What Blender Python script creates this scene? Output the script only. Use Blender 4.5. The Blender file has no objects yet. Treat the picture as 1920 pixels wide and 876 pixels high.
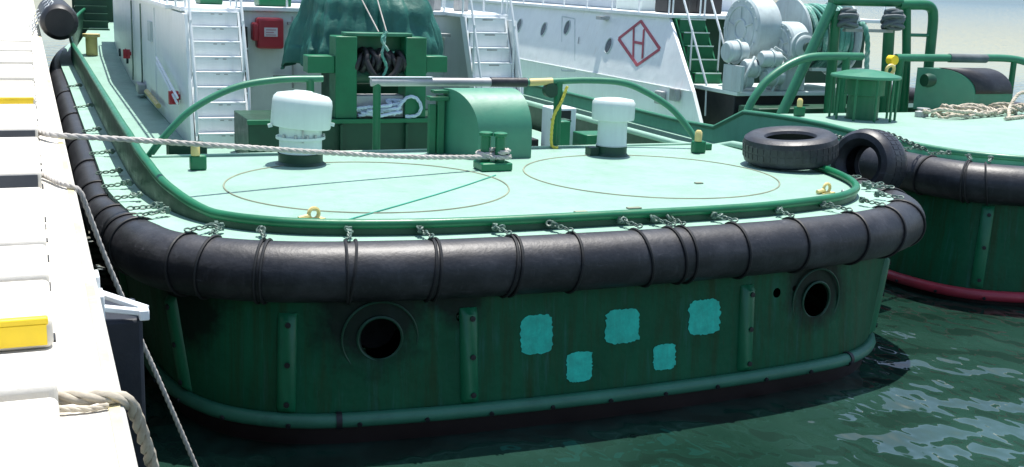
import bpy, bmesh, math, random
from mathutils import Vector, Matrix, noise
random.seed(7)
S = bpy.context.scene
COL = S.collection
R = math.radians
PI = math.pi

# ---------------------------------------------------------------- camera
cam_d = bpy.data.cameras.new("camera")
cam = bpy.data.objects.new("camera", cam_d)
COL.objects.link(cam)
yaw, pitch, roll = R(23.243), R(12.525), R(2.142)
fwd = Vector((math.sin(yaw), math.cos(yaw), 0)); rgt = Vector((math.cos(yaw), -math.sin(yaw), 0)); upv = Vector((0, 0, 1))
f2 = fwd*math.cos(pitch) - upv*math.sin(pitch); u2 = upv*math.cos(pitch) + fwd*math.sin(pitch)
r3 = rgt*math.cos(roll) + u2*math.sin(roll); u3 = u2*math.cos(roll) - rgt*math.sin(roll)
m = Matrix((r3, u3, -f2)).transposed().to_4x4()
m.translation = Vector((0, 0, 4.05))
cam.matrix_world = m
cam_d.sensor_width = 36; cam_d.lens = 39.675
cam_d.clip_start = 0.05; cam_d.clip_end = 8000
S.camera = cam

# ---------------------------------------------------------------- light
sdir = Vector((.15, .17, .974)).normalized()
el = math.asin(sdir.z); az = math.atan2(sdir.x, sdir.y)
W = bpy.data.worlds.new("World"); S.world = W; W.use_nodes = True
nt = W.node_tree
bg = nt.nodes['Background']
sky = nt.nodes.new('ShaderNodeTexSky'); sky.sky_type = 'NISHITA'; sky.sun_disc = False
sky.sun_elevation = el; sky.sun_rotation = az; sky.dust_density = 1.3; sky.air_density = 1.0
nt.links.new(sky.outputs[0], bg.inputs[0]); bg.inputs[1].default_value = 0.13
sd = bpy.data.lights.new("sun", 'SUN'); sd.energy = 5.0; sd.angle = R(.5); sd.color = (1, .965, .91)
sun = bpy.data.objects.new("sun", sd); COL.objects.link(sun)
sun.rotation_euler = (-sdir).to_track_quat('-Z', 'Y').to_euler(); sun.location = (0, 0, 40)
S.view_settings.view_transform = 'Standard'; S.view_settings.look = 'None'
S.view_settings.exposure = 0.6; S.view_settings.gamma = 1.0; S.view_settings.use_curve_mapping = False

# ---------------------------------------------------------------- materials
def _nodes(name):
    mt = bpy.data.materials.new(name); mt.use_nodes = True
    t = mt.node_tree; return mt, t, t.nodes['Principled BSDF']
def _pos(t, scale=(1, 1, 1)):
    g = t.nodes.new('ShaderNodeNewGeometry'); mp = t.nodes.new('ShaderNodeMapping')
    mp.inputs['Scale'].default_value = scale
    t.links.new(g.outputs['Position'], mp.inputs[0]); return mp.outputs[0]
def _noise(t, vec, scale, detail=4, rough=.6):
    n = t.nodes.new('ShaderNodeTexNoise'); n.inputs['Scale'].default_value = scale
    n.inputs['Detail'].default_value = detail; n.inputs['Roughness'].default_value = rough
    t.links.new(vec, n.inputs['Vector']); return n.outputs[0]
def _ramp(t, fac, a, b, c0=(0, 0, 0, 1), c1=(1, 1, 1, 1)):
    r = t.nodes.new('ShaderNodeValToRGB'); r.color_ramp.elements[0].position = a; r.color_ramp.elements[1].position = b
    r.color_ramp.elements[0].color = c0; r.color_ramp.elements[1].color = c1
    t.links.new(fac, r.inputs[0]); return r.outputs[0]
def _mix(t, fac, a, b):
    n = t.nodes.new('ShaderNodeMix'); n.data_type = 'RGBA'
    if isinstance(fac, float): n.inputs[0].default_value = fac
    else: t.links.new(fac, n.inputs[0])
    for s, v in ((6, a), (7, b)):
        if isinstance(v, tuple): n.inputs[s].default_value = v if len(v) == 4 else v + (1,)
        else: t.links.new(v, n.inputs[s])
    return n.outputs[2]
def _bump(t, bs, h, strength, dist):
    b = t.nodes.new('ShaderNodeBump'); b.inputs['Strength'].default_value = strength; b.inputs['Distance'].default_value = dist
    t.links.new(h, b.inputs['Height']); t.links.new(b.outputs[0], bs.inputs['Normal'])
def rustruns(mt, amount=.5, ripple=.35):
    t = mt.node_tree; bs = t.nodes['Principled BSDF']; src = bs.inputs['Base Color'].links[0].from_socket
    ns = _noise(t, _pos(t, (3.5, 3.5, .16)), 2.0, 7, .72)
    o = _mix(t, _ramp(t, ns, .60, .76, (0, 0, 0, 1), (amount,)*3 + (1,)), src, (.40, .27, .16))
    t.links.new(o, bs.inputs['Base Color'])
    _bump(t, bs, _noise(t, _pos(t, (1, 1, 1)), 1.3, 2, .5), ripple, .06)
def paint(name, col, vary=.18, rough=.42, nsc=1.7, spec=.5, streak=0., rust=0., rustcol=(.16, .07, .03), bump=.15, scuff=None, scuff_at=.58, metal=0.):
    mt, t, bs = _nodes(name)
    p = _pos(t)
    lo = tuple(c*(1-vary) for c in col); hi = tuple(min(1, c*(1+vary)) for c in col)
    n1 = _noise(t, p, nsc, 6, .65); bs.inputs['Specular IOR Level'].default_value = spec
    out = _mix(t, _ramp(t, n1, .3, .7), lo, hi)
    if streak:
        ns = _noise(t, _pos(t, (5, 5, .35)), 2.2, 5, .7)
        out = _mix(t, _ramp(t, ns, .45, .75, (0, 0, 0, 1), (streak,)*3 + (1,)), out, tuple(c*.35 + .02 for c in col))
    if scuff:
        n2 = _noise(t, _pos(t, (1, 1, 1)), 3.1, 8, .75)
        out = _mix(t, _ramp(t, n2, scuff_at, scuff_at + .16, (0, 0, 0, 1), (.8, .8, .8, 1)), out, scuff)
    if rust:
        n3 = _noise(t, p, 5.3, 8, .75)
        out = _mix(t, _ramp(t, n3, .75 - rust*.18, .82 - rust*.12), out, rustcol)
    t.links.new(out, bs.inputs['Base Color'])
    nr = _noise(t, p, 6, 4)
    t.links.new(_ramp(t, nr, .2, .8, (max(.05, rough-.12),)*3 + (1,), (min(1, rough+.15),)*3 + (1,)), bs.inputs['Roughness'])
    bs.inputs['Metallic'].default_value = metal
    if bump: _bump(t, bs, _noise(t, p, 14, 5), bump, .01)
    return mt

M = {}
M['green'] = paint('green_paint', (.006, .14, .058), .2, .38, rust=.25)
M['guard'] = paint('worn_green_guard_paint', (.022, .20, .112), .14, .5, spec=1.0, rust=.1)
M['green_light'] = paint('green_rail_paint', (.03, .18, .10), .15, .4, rust=.2)
M['green_pale'] = paint('pale_green_plating_paint', (.10, .36, .235), .12, .45, streak=.2, rust=.15)
M['green_dark'] = paint('dark_green_paint', (.004, .05, .024), .25, .45, rust=.3)
M['deck'] = paint('mint_deck_paint', (.232, .385, .31), .12, .5, nsc=1.3, scuff=(.15, .27, .20), scuff_at=.575, streak=.0, rust=.42, bump=.5)
M['ledge'] = paint('pale_ledge_paint', (.27, .45, .355), .12, .5, scuff=(.15, .33, .24), scuff_at=.6, rust=.15, bump=.3)
M['rail'] = paint('scuffed_rail_paint', (.032, .165, .10), .2, .45, rust=.35, scuff=(.02, .09, .06), scuff_at=.56)
M['white'] = paint('white_paint', (.76, .80, .80), .05, .4, streak=.10, rust=.06, bump=.05)
M['white_aged'] = paint('aged_white_paint', (.48, .56, .56), .15, .45, streak=.3, rust=.45, bump=.2)
M['cream'] = paint('vent_white_paint', (.62, .71, .68), .06, .38, streak=.1, rust=.05, bump=.05)
rustruns(M['white'], .35, .4); rustruns(M['white_aged'], .5, .3)
M['red'] = paint('red_paint', (.42, .03, .045), .12, .4, bump=.05)
M['signred'] = paint('faded_red_paint', (.40, .075, .10), .2, .6, bump=0)
M['pinkrail'] = paint('faded_red_rail_paint', (.36, .03, .05), .25, .4, rust=.1)
M['yellow'] = paint('yellow_paint', (.85, .60, .02), .15, .5, rust=.35)
M['paleyellow'] = paint('weathered_brass_paint', (.62, .5, .2), .25, .5, rust=.3)
M['steel'] = paint('worn_steel', (.36, .37, .37), .3, .45, rust=.35, metal=.2)
M['galv'] = paint('galvanised_chain', (.10, .16, .13), .4, .5, rust=.35)
M['black'] = paint('black_paint', (.012, .013, .015), .3, .5)
M['darkvoid'] = paint('dark_interior', (.006, .008, .008), .3, .8, bump=0)
M['teal'] = paint('turquoise_primer', (.02, .56, .41), .2, .65, nsc=9, bump=.3, streak=.35, scuff=(.015, .36, .25), scuff_at=.55)
M['tealrope'] = paint('teal_cord', (.05, .33, .24), .2, .7)
M['glass'] = paint('dark_window_glass', (.015, .03, .035), .2, .12, bump=0)
M['weld'] = paint('rusty_weld_bead', (.22, .24, .17), .35, .7, rust=.5, bump=.4)
M['boot'] = paint('antifouling_paint', (.016, .008, .007), .4, .55, rust=.3)
M['tarp'] = paint('green_tarpaulin', (.014, .12, .092), .18, .5, scuff=(.03, .19, .15), scuff_at=.55, bump=.9)
M['greyrope'] = paint('grey_worn_rope', (.11, .135, .145), .3, .8, bump=.5)
M['navy'] = paint('navy_fender_rubber', (.008, .012, .022), .25, .55, scuff=(.02, .024, .034), bump=.3)
M['label'] = paint('white_label', (.7, .6, .64), .05, .5, bump=0)
M['ropew'] = paint('white_rope_fibre', (.42, .40, .37), .2, .85, scuff=(.22, .20, .17), scuff_at=.55, bump=.4)
M['ropet'] = paint('tan_rope_fibre', (.50, .45, .36), .25, .9, scuff=(.25, .21, .16), scuff_at=.5, bump=.4)
M['ropeb'] = paint('bluish_rope_fibre', (.55, .64, .74), .15, .85, bump=.4)
M['ropeg'] = paint('green_white_rope', (.10, .30, .24), .3, .85, scuff=(.5, .6, .56), scuff_at=.5, bump=.5)
M['plastic'] = paint('yellow_hose_plastic', (.68, .58, .08), .1, .4, bump=0)

# rubber: dusty on top of near-black
def rubber(name, col, dust, at=.48):
    mt, t, bs = _nodes(name)
    p = _pos(t)
    n = _noise(t, p, 2.6, 8, .72); n2 = _noise(t, _pos(t, (9, 9, 2)), 3, 6, .7)
    o = _mix(t, _ramp(t, n, at, at+.3), col, dust)
    o = _mix(t, _ramp(t, n2, .55, .8, (0, 0, 0, 1), (.6, .6, .6, 1)), o, tuple(c*1.5 for c in dust))
    t.links.new(o, bs.inputs['Base Color']); bs.inputs['Roughness'].default_value = .42; bs.inputs['Specular IOR Level'].default_value = .6
    b1_ = t.nodes.new('ShaderNodeBump'); b1_.inputs['Strength'].default_value = .24; b1_.inputs['Distance'].default_value = .03
    t.links.new(_noise(t, _pos(t, (1.3, 1.3, 2.2)), 2.4, 5, .6), b1_.inputs['Height'])
    b2_ = t.nodes.new('ShaderNodeBump'); b2_.inputs['Strength'].default_value = .2; b2_.inputs['Distance'].default_value = .01
    t.links.new(_noise(t, p, 26, 6), b2_.inputs['Height']); t.links.new(b1_.outputs[0], b2_.inputs['Normal']); t.links.new(b2_.outputs[0], bs.inputs['Normal'])
    # scrapes rubbed pale by other hulls
    sc = _ramp(t, _noise(t, _pos(t, (1.0, 1.0, 7)), 3.0, 9, .8), .60, .68)
    rm = t.nodes.new('ShaderNodeMath'); rm.operation = 'MULTIPLY_ADD'; rm.inputs[1].default_value = .25; rm.inputs[2].default_value = .48
    t.links.new(sc, rm.inputs[0]); t.links.new(rm.outputs[0], bs.inputs['Roughness'])
    t.links.new(_mix(t, sc, o, tuple(c*1.6 for c in dust)), bs.inputs['Base Color'])
    return mt
M['rubber'] = rubber('fender_rubber', (.007, .008, .011), (.042, .043, .050), .46)
M['tyre'] = rubber('tyre_rubber', (.009, .011, .016), (.045, .05, .062))
M['wire'] = paint('black_lashing_wire', (.010, .011, .012), .3, .6)

# hull paint with streaks, scrapes, and patches of soot and painted-in fender shade
def hullmat():
    mt, t, bs = _nodes('green_hull_paint')
    p = _pos(t)
    n1 = _noise(t, p, 1.1, 6, .65)
    o = _mix(t, _ramp(t, n1, .3, .7), (.004, .070, .030), (.009, .112, .050))
    ns = _noise(t, _pos(t, (3.2, 3.2, .10)), 2.4, 6, .7)
    o = _mix(t, _ramp(t, ns, .46, .68, (0, 0, 0, 1), (.75,)*3 + (1,)), o, (.020, .046, .014))
    ns2 = _noise(t, _pos(t, (4.5, 4.5, .12)), 2.1, 5, .7)
    o = _mix(t, _ramp(t, ns2, .55, .72, (0, 0, 0, 1), (.8,)*3 + (1,)), o, (.026, .125, .09))
    nsc = _noise(t, _pos(t, (1.2, 1.2, 6)), 1.6, 8, .8)
    o = _mix(t, _ramp(t, nsc, .62, .70, (0, 0, 0, 1), (.3,)*3 + (1,)), o, (.007, .012, .010))
    g = t.nodes.new('ShaderNodeNewGeometry')
    for c, rad in (((7.45, 9.2, 1.12), .62), ((2.62, 9.1, 1.22), .72), ((3.4, 9.0, 1.3), .4), ((1.2, 10, 1.2), .6)):  # last patch sits on the left quarter, away from any outlet
        d = t.nodes.new('ShaderNodeVectorMath'); d.operation = 'DISTANCE'; d.inputs[1].default_value = c
        t.links.new(g.outputs['Position'], d.inputs[0])
        a = t.nodes.new('ShaderNodeMath'); a.operation = 'MULTIPLY_ADD'; a.inputs[1].default_value = -1/rad; a.inputs[2].default_value = 1.0
        t.links.new(d.outputs['Value'], a.inputs[0])
        b = t.nodes.new('ShaderNodeMath'); b.operation = 'ADD'; t.links.new(a.outputs[0], b.inputs[0])
        nn = _noise(t, p, 3.2, 6, .7); t.links.new(nn, b.inputs[1])
        o = _mix(t, _ramp(t, b.outputs[0], .6, 1.1, (0, 0, 0, 1), (.85,)*3 + (1,)), o, (.004, .005, .005))
    t.links.new(o, bs.inputs['Base Color']); bs.inputs['Roughness'].default_value = .45; bs.inputs['Specular IOR Level'].default_value = .18
    rs = _noise(t, _pos(t, (7, 7, .5)), 2.3, 7, .75)
    o2 = _mix(t, _ramp(t, rs, .66, .76, (0, 0, 0, 1), (.7,)*3 + (1,)), o, (.05, .028, .012))
    t.links.new(o2, bs.inputs['Base Color'])
    _bump(t, bs, _noise(t, p, 1.5, 4), .5, .06)
    return mt
M['hull'] = hullmat()

def watermat():
    mt, t, bs = _nodes('harbour_water')
    p = _pos(t, (1, 1, 1))
    n = _noise(t, p, .22, 4)
    o = _mix(t, _ramp(t, n, .35, .65), (.007, .025, .017), (.022, .060, .046))
    t.links.new(o, bs.inputs['Base Color'])
    bs.inputs['Roughness'].default_value = .03; bs.inputs['IOR'].default_value = 1.8
    h1 = _noise(t, _pos(t, (1.0, 1.5, 1)), .95, 1, .4)
    w = _noise(t, _pos(t, (1.6, 1.0, 1)), 2.6, 1, .4)
    a = t.nodes.new('ShaderNodeMath'); a.operation = 'MULTIPLY_ADD'; a.inputs[1].default_value = .30
    t.links.new(w, a.inputs[0]); t.links.new(h1, a.inputs[2])
    b = t.nodes.new('ShaderNodeBump'); b.inputs['Distance'].default_value = .24
    t.links.new(a.outputs[0], b.inputs['Height']); t.links.new(b.outputs[0], bs.inputs['Normal'])
    # the basin is choppy between the hulls, the open water beyond lies calmer
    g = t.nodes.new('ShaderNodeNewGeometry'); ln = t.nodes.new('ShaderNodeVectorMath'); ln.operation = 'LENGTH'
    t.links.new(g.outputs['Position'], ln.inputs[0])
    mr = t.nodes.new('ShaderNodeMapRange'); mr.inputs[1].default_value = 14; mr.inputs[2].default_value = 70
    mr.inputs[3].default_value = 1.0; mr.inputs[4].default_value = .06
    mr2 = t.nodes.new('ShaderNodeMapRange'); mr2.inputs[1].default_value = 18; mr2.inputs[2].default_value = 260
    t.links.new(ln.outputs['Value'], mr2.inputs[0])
    t.links.new(_mix(t, mr2.outputs[0], o, (.12, .20, .26)), bs.inputs['Base Color'])   # paler with distance: sky glare painted into the open water
    t.links.new(ln.outputs['Value'], mr.inputs[0]); t.links.new(mr.outputs[0], b.inputs['Strength'])
    return mt
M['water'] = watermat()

def quaymat():
    mt, t, bs = _nodes('quay_concrete')
    p = _pos(t)
    o = _mix(t, _ramp(t, _noise(t, p, 2.2, 8, .7), .3, .7), (.56, .53, .46), (.70, .67, .60))
    o = _mix(t, _ramp(t, _noise(t, p, 7, 8, .75), .60, .72), o, (.40, .38, .33))
    o = _mix(t, _ramp(t, _noise(t, _pos(t, (1, .6, 1)), 3.3, 9, .8), .66, .74, (0, 0, 0, 1), (.8, .8, .8, 1)), o, (.16, .15, .12))
    t.links.new(o, bs.inputs['Base Color']); bs.inputs['Roughness'].default_value = .85
    _bump(t, bs, _noise(t, p, 30, 6), .3, .01)
    return mt
M['quay'] = quaymat()
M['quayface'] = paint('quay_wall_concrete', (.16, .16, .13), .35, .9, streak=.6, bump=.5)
M['edgepaint'] = paint('worn_cream_edge_paint', (.62, .55, .30), .2, .8, scuff=(.6, .57, .5), scuff_at=.5)
M['kerbend'] = paint('kerb_end_shade', (.05, .058, .07), .2, .8)  # dark tone that paints the shade on kerb block ends
M['hill'] = paint('haze_tinted_wooded_shore', (.13, .19, .22), .25, 1., bump=0)  # blue-grey tint paints distance haze into the shore colour

# ---------------------------------------------------------------- mesh helpers
class MB:
    def __init__(s): s.v = []; s.f = []; s.mi = []; s.cur = 0
    def mat(s, i): s.cur = i; return s
    def add(s, vs, fs):
        b = len(s.v); s.v += [tuple(v) for v in vs]
        for f in fs: s.f.append(tuple(i+b for i in f)); s.mi.append(s.cur)
        return s
    def box(s, x0, x1, y0, y1, z0, z1):
        return s.add([(x0,y0,z0),(x1,y0,z0),(x1,y1,z0),(x0,y1,z0),(x0,y0,z1),(x1,y0,z1),(x1,y1,z1),(x0,y1,z1)],
                     [(3,2,1,0),(4,5,6,7),(0,1,5,4),(1,2,6,5),(2,3,7,6),(3,0,4,7)])
    def obox(s, c, sx, sy, sz, mat3):
        c = Vector(c); vs = []
        for k in ((-1,-1,-1),(1,-1,-1),(1,1,-1),(-1,1,-1),(-1,-1,1),(1,-1,1),(1,1,1),(-1,1,1)):
            vs.append(c + mat3 @ Vector((k[0]*sx/2, k[1]*sy/2, k[2]*sz/2)))
        return s.add(vs, [(3,2,1,0),(4,5,6,7),(0,1,5,4),(1,2,6,5),(2,3,7,6),(3,0,4,7)])
    def bar(s, a, b, w, h=None, up=(0, 0, 1)):
        a = Vector(a); b = Vector(b); d = (b-a); L = d.length; d.normalize(); h = h or w
        u = Vector(up); x = d.cross(u)
        if x.length < 1e-4: x = d.cross(Vector((1, 0, 0)))
        x.normalize(); z = x.cross(d)
        mm = Matrix((x, d, z)).transposed()
        return s.obox((a+b)/2, w, L, h, mm)
    def tube(s, pts, r, n=10, closed=False, caps=True):
        P = [Vector(p) for p in pts]; N = len(P)
        rr = r if isinstance(r, (list, tuple)) else [r]*N
        prev = None; rings = []
        for i in range(N):
            if closed: d = P[(i+1) % N] - P[i-1]
            else: d = P[min(i+1, N-1)] - P[max(i-1, 0)]
            d.normalize()
            if prev is None:
                x = d.cross(Vector((0, 0, 1)))
                if x.length < 1e-3: x = d.cross(Vector((1, 0, 0)))
            else:
                x = prev - d*prev.dot(d)
            x.normalize(); prev = x; y = d.cross(x)
            rings.append([P[i] + (x*math.cos(2*PI*k/n) + y*math.sin(2*PI*k/n))*rr[i] for k in range(n)])
        vs = [v for g in rings for v in g]; fs = []
        for i in range(N if closed else N-1):
            a = i*n; b = ((i+1) % N)*n
            for k in range(n): fs.append((a+k, a+(k+1) % n, b+(k+1) % n, b+k))
        if caps and not closed:
            fs.append(tuple(range(n))[::-1]); fs.append(tuple((N-1)*n+k for k in range(n)))
        return s.add(vs, fs)
    def lathe(s, prof, c, axis='z', n=32, rot=None):
        vs = []; fs = []
        for (r, h) in prof:
            for k in range(n):
                a = 2*PI*k/n; p = Vector((r*math.cos(a), r*math.sin(a), h))
                if axis == 'x': p = Vector((p.z, p.x, p.y))
                elif axis == 'y': p = Vector((p.x, p.z, p.y))
                if rot is not None: p = rot @ p
                vs.append(Vector(c)+p)
        m_ = len(prof)
        for i in range(m_-1):
            for k in range(n): fs.append((i*n+k, i*n+(k+1) % n, (i+1)*n+(k+1) % n, (i+1)*n+k))
        if prof[0][0] > 1e-5: fs.append(tuple(range(n))[::-1])
        if prof[-1][0] > 1e-5: fs.append(tuple((m_-1)*n+k for k in range(n)))
        return s.add(vs, fs)
    def torus(s, c, R_, r, axis=(0, 0, 1), n=20, k=8, sq=1.0):
        ax = Vector(axis).normalized(); x = ax.orthogonal().normalized(); y = ax.cross(x)
        pts = [Vector(c) + x*(R_*math.cos(2*PI*i/n)) + y*(R_*sq*math.sin(2*PI*i/n)) for i in range(n)]
        return s.tube(pts, r, k, closed=True)
    def loft(s, rows, close=False):
        n = len(rows[0]); vs = [v for r_ in rows for v in r_]; fs = []
        for i in range(len(rows)-1):
            for k in range(n if close else n-1):
                fs.append((i*n+k, i*n+(k+1) % n, (i+1)*n+(k+1) % n, (i+1)*n+k))
        return s.add(vs, fs)
    def prism(s, poly, ext):
        e = Vector(ext); n = len(poly); P = [Vector(p) for p in poly]
        fs = [tuple(range(n))[::-1], tuple(range(n, 2*n))]
        for k in range(n): fs.append((k, (k+1) % n, n+(k+1) % n, n+k))
        return s.add(P + [p+e for p in P], fs)

ROOT = {}
def root_of(o):
    while o.parent: o = o.parent
    return o
def obj(name, mb, mat, parent=None, bevel=0., smooth=40, label=None, solid=0., seg=2, shift=None):
    me = bpy.data.meshes.new(name)
    off = Vector((0, 0, 0))
    if parent is not None: off = Vector(root_of(parent).location)
    elif shift is not None: off = Vector(shift)
    me.from_pydata([tuple(Vector(v)-off) for v in mb.v], [], mb.f)
    mats = mat if isinstance(mat, (list, tuple)) else [mat]
    for mm in mats: me.materials.append(M[mm] if isinstance(mm, str) else mm)
    if len(mats) > 1: me.polygons.foreach_set('material_index', mb.mi)
    bm = bmesh.new(); bm.from_mesh(me); bmesh.ops.recalc_face_normals(bm, faces=bm.faces); bm.to_mesh(me); bm.free()
    me.polygons.foreach_set('use_smooth', [True]*len(me.polygons))
    if smooth: me.set_sharp_from_angle(angle=R(smooth))
    o = bpy.data.objects.new(name, me); COL.objects.link(o)
    if parent is not None: o.parent = parent
    elif shift is not None: o.location = shift
    if solid:
        md = o.modifiers.new('solid', 'SOLIDIFY'); md.thickness = solid; md.offset = 0
    if bevel:
        md = o.modifiers.new('bevel', 'BEVEL'); md.width = bevel; md.segments = seg; md.limit_method = 'ANGLE'; md.angle_limit = R(40)
    if label: o['label'] = label
    return o
def tag(o, label, cat, group=None):
    o['label'] = label; o['category'] = cat
    if group: o['group'] = group
    return o
def thing(name, loc, label, cat, group=None):
    o = bpy.data.objects.new(name, None); o.location = loc; o.empty_display_size = .3; COL.objects.link(o)
    return tag(o, label, cat, group)
def struct(o): o['kind'] = 'structure'; return o

def catmull(P, n=6, closed=False):
    P = [Vector(p) for p in P]; out = []; N = len(P)
    for i in range(N if closed else N-1):
        if closed: a, b, c, d = P[i-1], P[i], P[(i+1) % N], P[(i+2) % N]
        else:
            b, c = P[i], P[i+1]
            a = P[i-1] if i else b*2-c
            d = P[i+2] if i+2 < N else c*2-b
        for k in range(n):
            t = k/n
            out.append(.5*((2*b) + (c-a)*t + (2*a-5*b+4*c-d)*t*t + (3*b-a-3*c+d)*t**3))
    if not closed: out.append(P[-1].copy())
    return out
def resample(P, step):
    L = [0.]
    for a, b in zip(P, P[1:]): L.append(L[-1]+(b-a).length)
    n = max(2, int(L[-1]/step)); out = []; j = 0
    for i in range(n+1):
        s = L[-1]*i/n
        while j < len(L)-2 and L[j+1] < s: j += 1
        t = (s-L[j])/max(1e-9, L[j+1]-L[j]); out.append(P[j].lerp(P[j+1], min(1, t)))
    return out
def rope_mb(pts, r, pitch=None, mb=None, sub=10, k=6, spl=8):
    mb = mb or MB(); pitch = pitch or r*9
    P = resample(catmull(pts, sub), pitch/spl)
    prev = None; fr = []
    for i in range(len(P)):
        d = (P[min(i+1, len(P)-1)] - P[max(0, i-1)]).normalized()
        if prev is None: x = d.orthogonal()
        else: x = prev - d*prev.dot(d)
        x.normalize(); prev = x; fr.append((x, d.cross(x)))
    for sN in range(3):
        q = [P[i] + (fr[i][0]*math.cos(2*PI*(i/spl+sN/3)) + fr[i][1]*math.sin(2*PI*(i/spl+sN/3)))*r*.5 for i in range(len(P))]
        mb.tube(q, r*.56, k)
    return mb
def chain_mb(mb, a, b, R_=.028, r=.008):
    a = Vector(a); b = Vector(b); d = b-a; L = d.length; d.normalize(); n = max(1, int(L/(R_*2.3)))
    s1 = d.orthogonal().normalized(); s2 = d.cross(s1)
    for i in range(n+1):
        c = a + d*(L*i/max(1, n)); ax = s1 if i % 2 else s2
        y = ax.cross(d)
        pts = [c + d*(R_*1.35*math.cos(2*PI*j/10)) + y*(R_*.85*math.sin(2*PI*j/10)) for j in range(10)]
        mb.tube(pts, r, 5, closed=True)
    return mb
def fractal(p, o=4): return noise.fractal(Vector(p), 1.0, 2.0, o)

# ---------------------------------------------------------------- SETTING: water, far shore, quay
mb = MB()
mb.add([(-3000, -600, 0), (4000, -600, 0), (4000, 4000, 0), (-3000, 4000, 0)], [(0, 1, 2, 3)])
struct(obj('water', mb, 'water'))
# far shore: a low wooded ridge beyond the open water
rows = []
for j in range(7):
    row = []
    for i in range(121):
        x = -900 + i*25
        hgt = (7 + 11*max(0, fractal((x*.004, 3.1, 0))) + 26*max(0, min(1, (x-1010)/260)) + 1.2*fractal((x*.06, j, 2)))*math.sin(PI*j/6)
        row.append((x, 1250 + j*28 + .06*abs(x), max(-.5, hgt-.5)))
    rows.append(row)
struct(obj('hills', MB().loft(rows), 'hill', smooth=0))

Q = MB()
Q.box(-60, .262, -30, 90, 2.02, 2.45)
q = obj('quay', Q, 'quay', bevel=.025); struct(q)
obj('edge_stripe', MB().box(.20, .242, -10, 80, 2.451, 2.4545), 'edgepaint', q)
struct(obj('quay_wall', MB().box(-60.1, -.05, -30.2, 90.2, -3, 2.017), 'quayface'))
kerbs = [(3.42, 4.03, 0), (4.15, 4.56, 0), (4.98, 5.66, 1), (5.78, 6.42, 0), (6.52, 8.15, 0), (8.77, 10.62, 2), (11.22, 13.2, 2), (13.8, 15.9, 1), (16.5, 18.6, 0), (19.2, 21.3, 0), (21.9, 24.0, 0), (24.6, 29, 0)]
klab = ['short concrete kerb block nearest the bottom left corner', 'short concrete kerb block beside the thick rope over the quay edge',
        'white kerb block with bright yellow painted end', 'short white kerb block just behind the yellow ended one', 'long white kerb block ending below the thin hanging rope', 'kerb block with shade painted on its end face beside the rope hanging down',
        'kerb block with shade painted dark on its end face where the long mooring rope starts', 'kerb block with faded yellow end line past the mooring rope',
        'first plain white kerb block beyond the faded yellow one', 'second plain white kerb block beyond the faded yellow one',
        'third plain white kerb block beyond the faded yellow one', 'farthest long white kerb block along the quay edge']
for (y0, y1, k), lb in zip(kerbs, klab):
    b = MB().box(-.62, .03, y0, y1, 2.452, 2.59)
    o = obj('kerb_block', b, 'quay', bevel=.03, seg=3, shift=None)
    rj = random.Random(int(y0*100))
    for q_ in range(int((y1-y0)/.35)):
        ya = y0 + .35*q_ + .2*rj.random()
        obj('joint_seal', MB().box(.0305, .0365 + .006*rj.random(), ya, ya + .08 + .12*rj.random(), 2.452, 2.459), 'black', o)
    tag(o, lb, 'kerb', 'kerb blocks along the quay edge')
    if k:
        if k == 1: obj('painted_edge', MB().box(-.60, .012, y0-.009, y0+.035, 2.56, 2.5955), 'yellow', o, bevel=.008)
        obj('painted_or_shaded_end', MB().box(-.60, .005, y0-.012, y0-.004, 2.475, 2.565), 'yellow' if k == 1 else 'black' if k == 3 else 'kerbend', o)  # yellow ends are real paint, the dark ones are painted shade

# V-shaped arm and fender block on the quay face
qf = thing('quay_fender', (.1, 6.1, .3), 'navy blue fender block on quay wall below a white steel V bracket', 'dock fender')
obj('rubber_block', MB().box(-.049, .47, 5.93, 6.36, .25, 2.27), 'navy', qf, bevel=.02)
b = MB(); b.bar((.20, 6.36, 2.34), (.49, 5.97, 2.31), .05, .03); b.bar((.20, 5.99, 2.34), (.49, 5.90, 2.31), .045, .03); b.box(.45, .50, 5.87, 5.99, 2.275, 2.33)
b.box(.262, .285, 6.28, 6.44, 2.24, 2.42); b.box(.262, .285, 5.88, 6.05, 2.24, 2.42)
obj('bracket', b, 'white', qf, bevel=.006)
b = MB()
for z in (.6, 1.1, 1.6, 2.05):
    b.lathe([(.025, 0), (.025, .03), (.012, .035)], (.30, 5.93, z), 'y', 8, Matrix.Rotation(PI, 3, 'Z'))
obj('bolt_heads', b, 'steel', qf)
# big cylindrical rubber fender farther along, hung on chains
cf = thing('quay_fender', (.64, 31, 2.6), 'large black cylindrical rubber fender hanging on chains by the quay edge', 'dock fender')
prof = [(.0, -3.2), (.32, -3.2), (.40, -3.1), (.42, -2.9)] + [(.42 + (.015 if k % 2 else -.01), -2.9+.58*k) for k in range(1, 10)] + [(.42, 2.9), (.40, 3.1), (.3, 3.2), (0, 3.2)]
obj('rubber_body', MB().lathe(prof, (.66, 31.5, 2.78), 'y', 28), 'black', cf)
for y in (28.7, 30.2, 32.4):
    b = MB(); chain_mb(b, (.05, y, 2.48), (.24, y, 2.86), .05, .014); chain_mb(b, (.24, y, 2.86), (.5, y, 3.19), .05, .014)
    obj('chain', b, 'white', cf)

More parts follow.
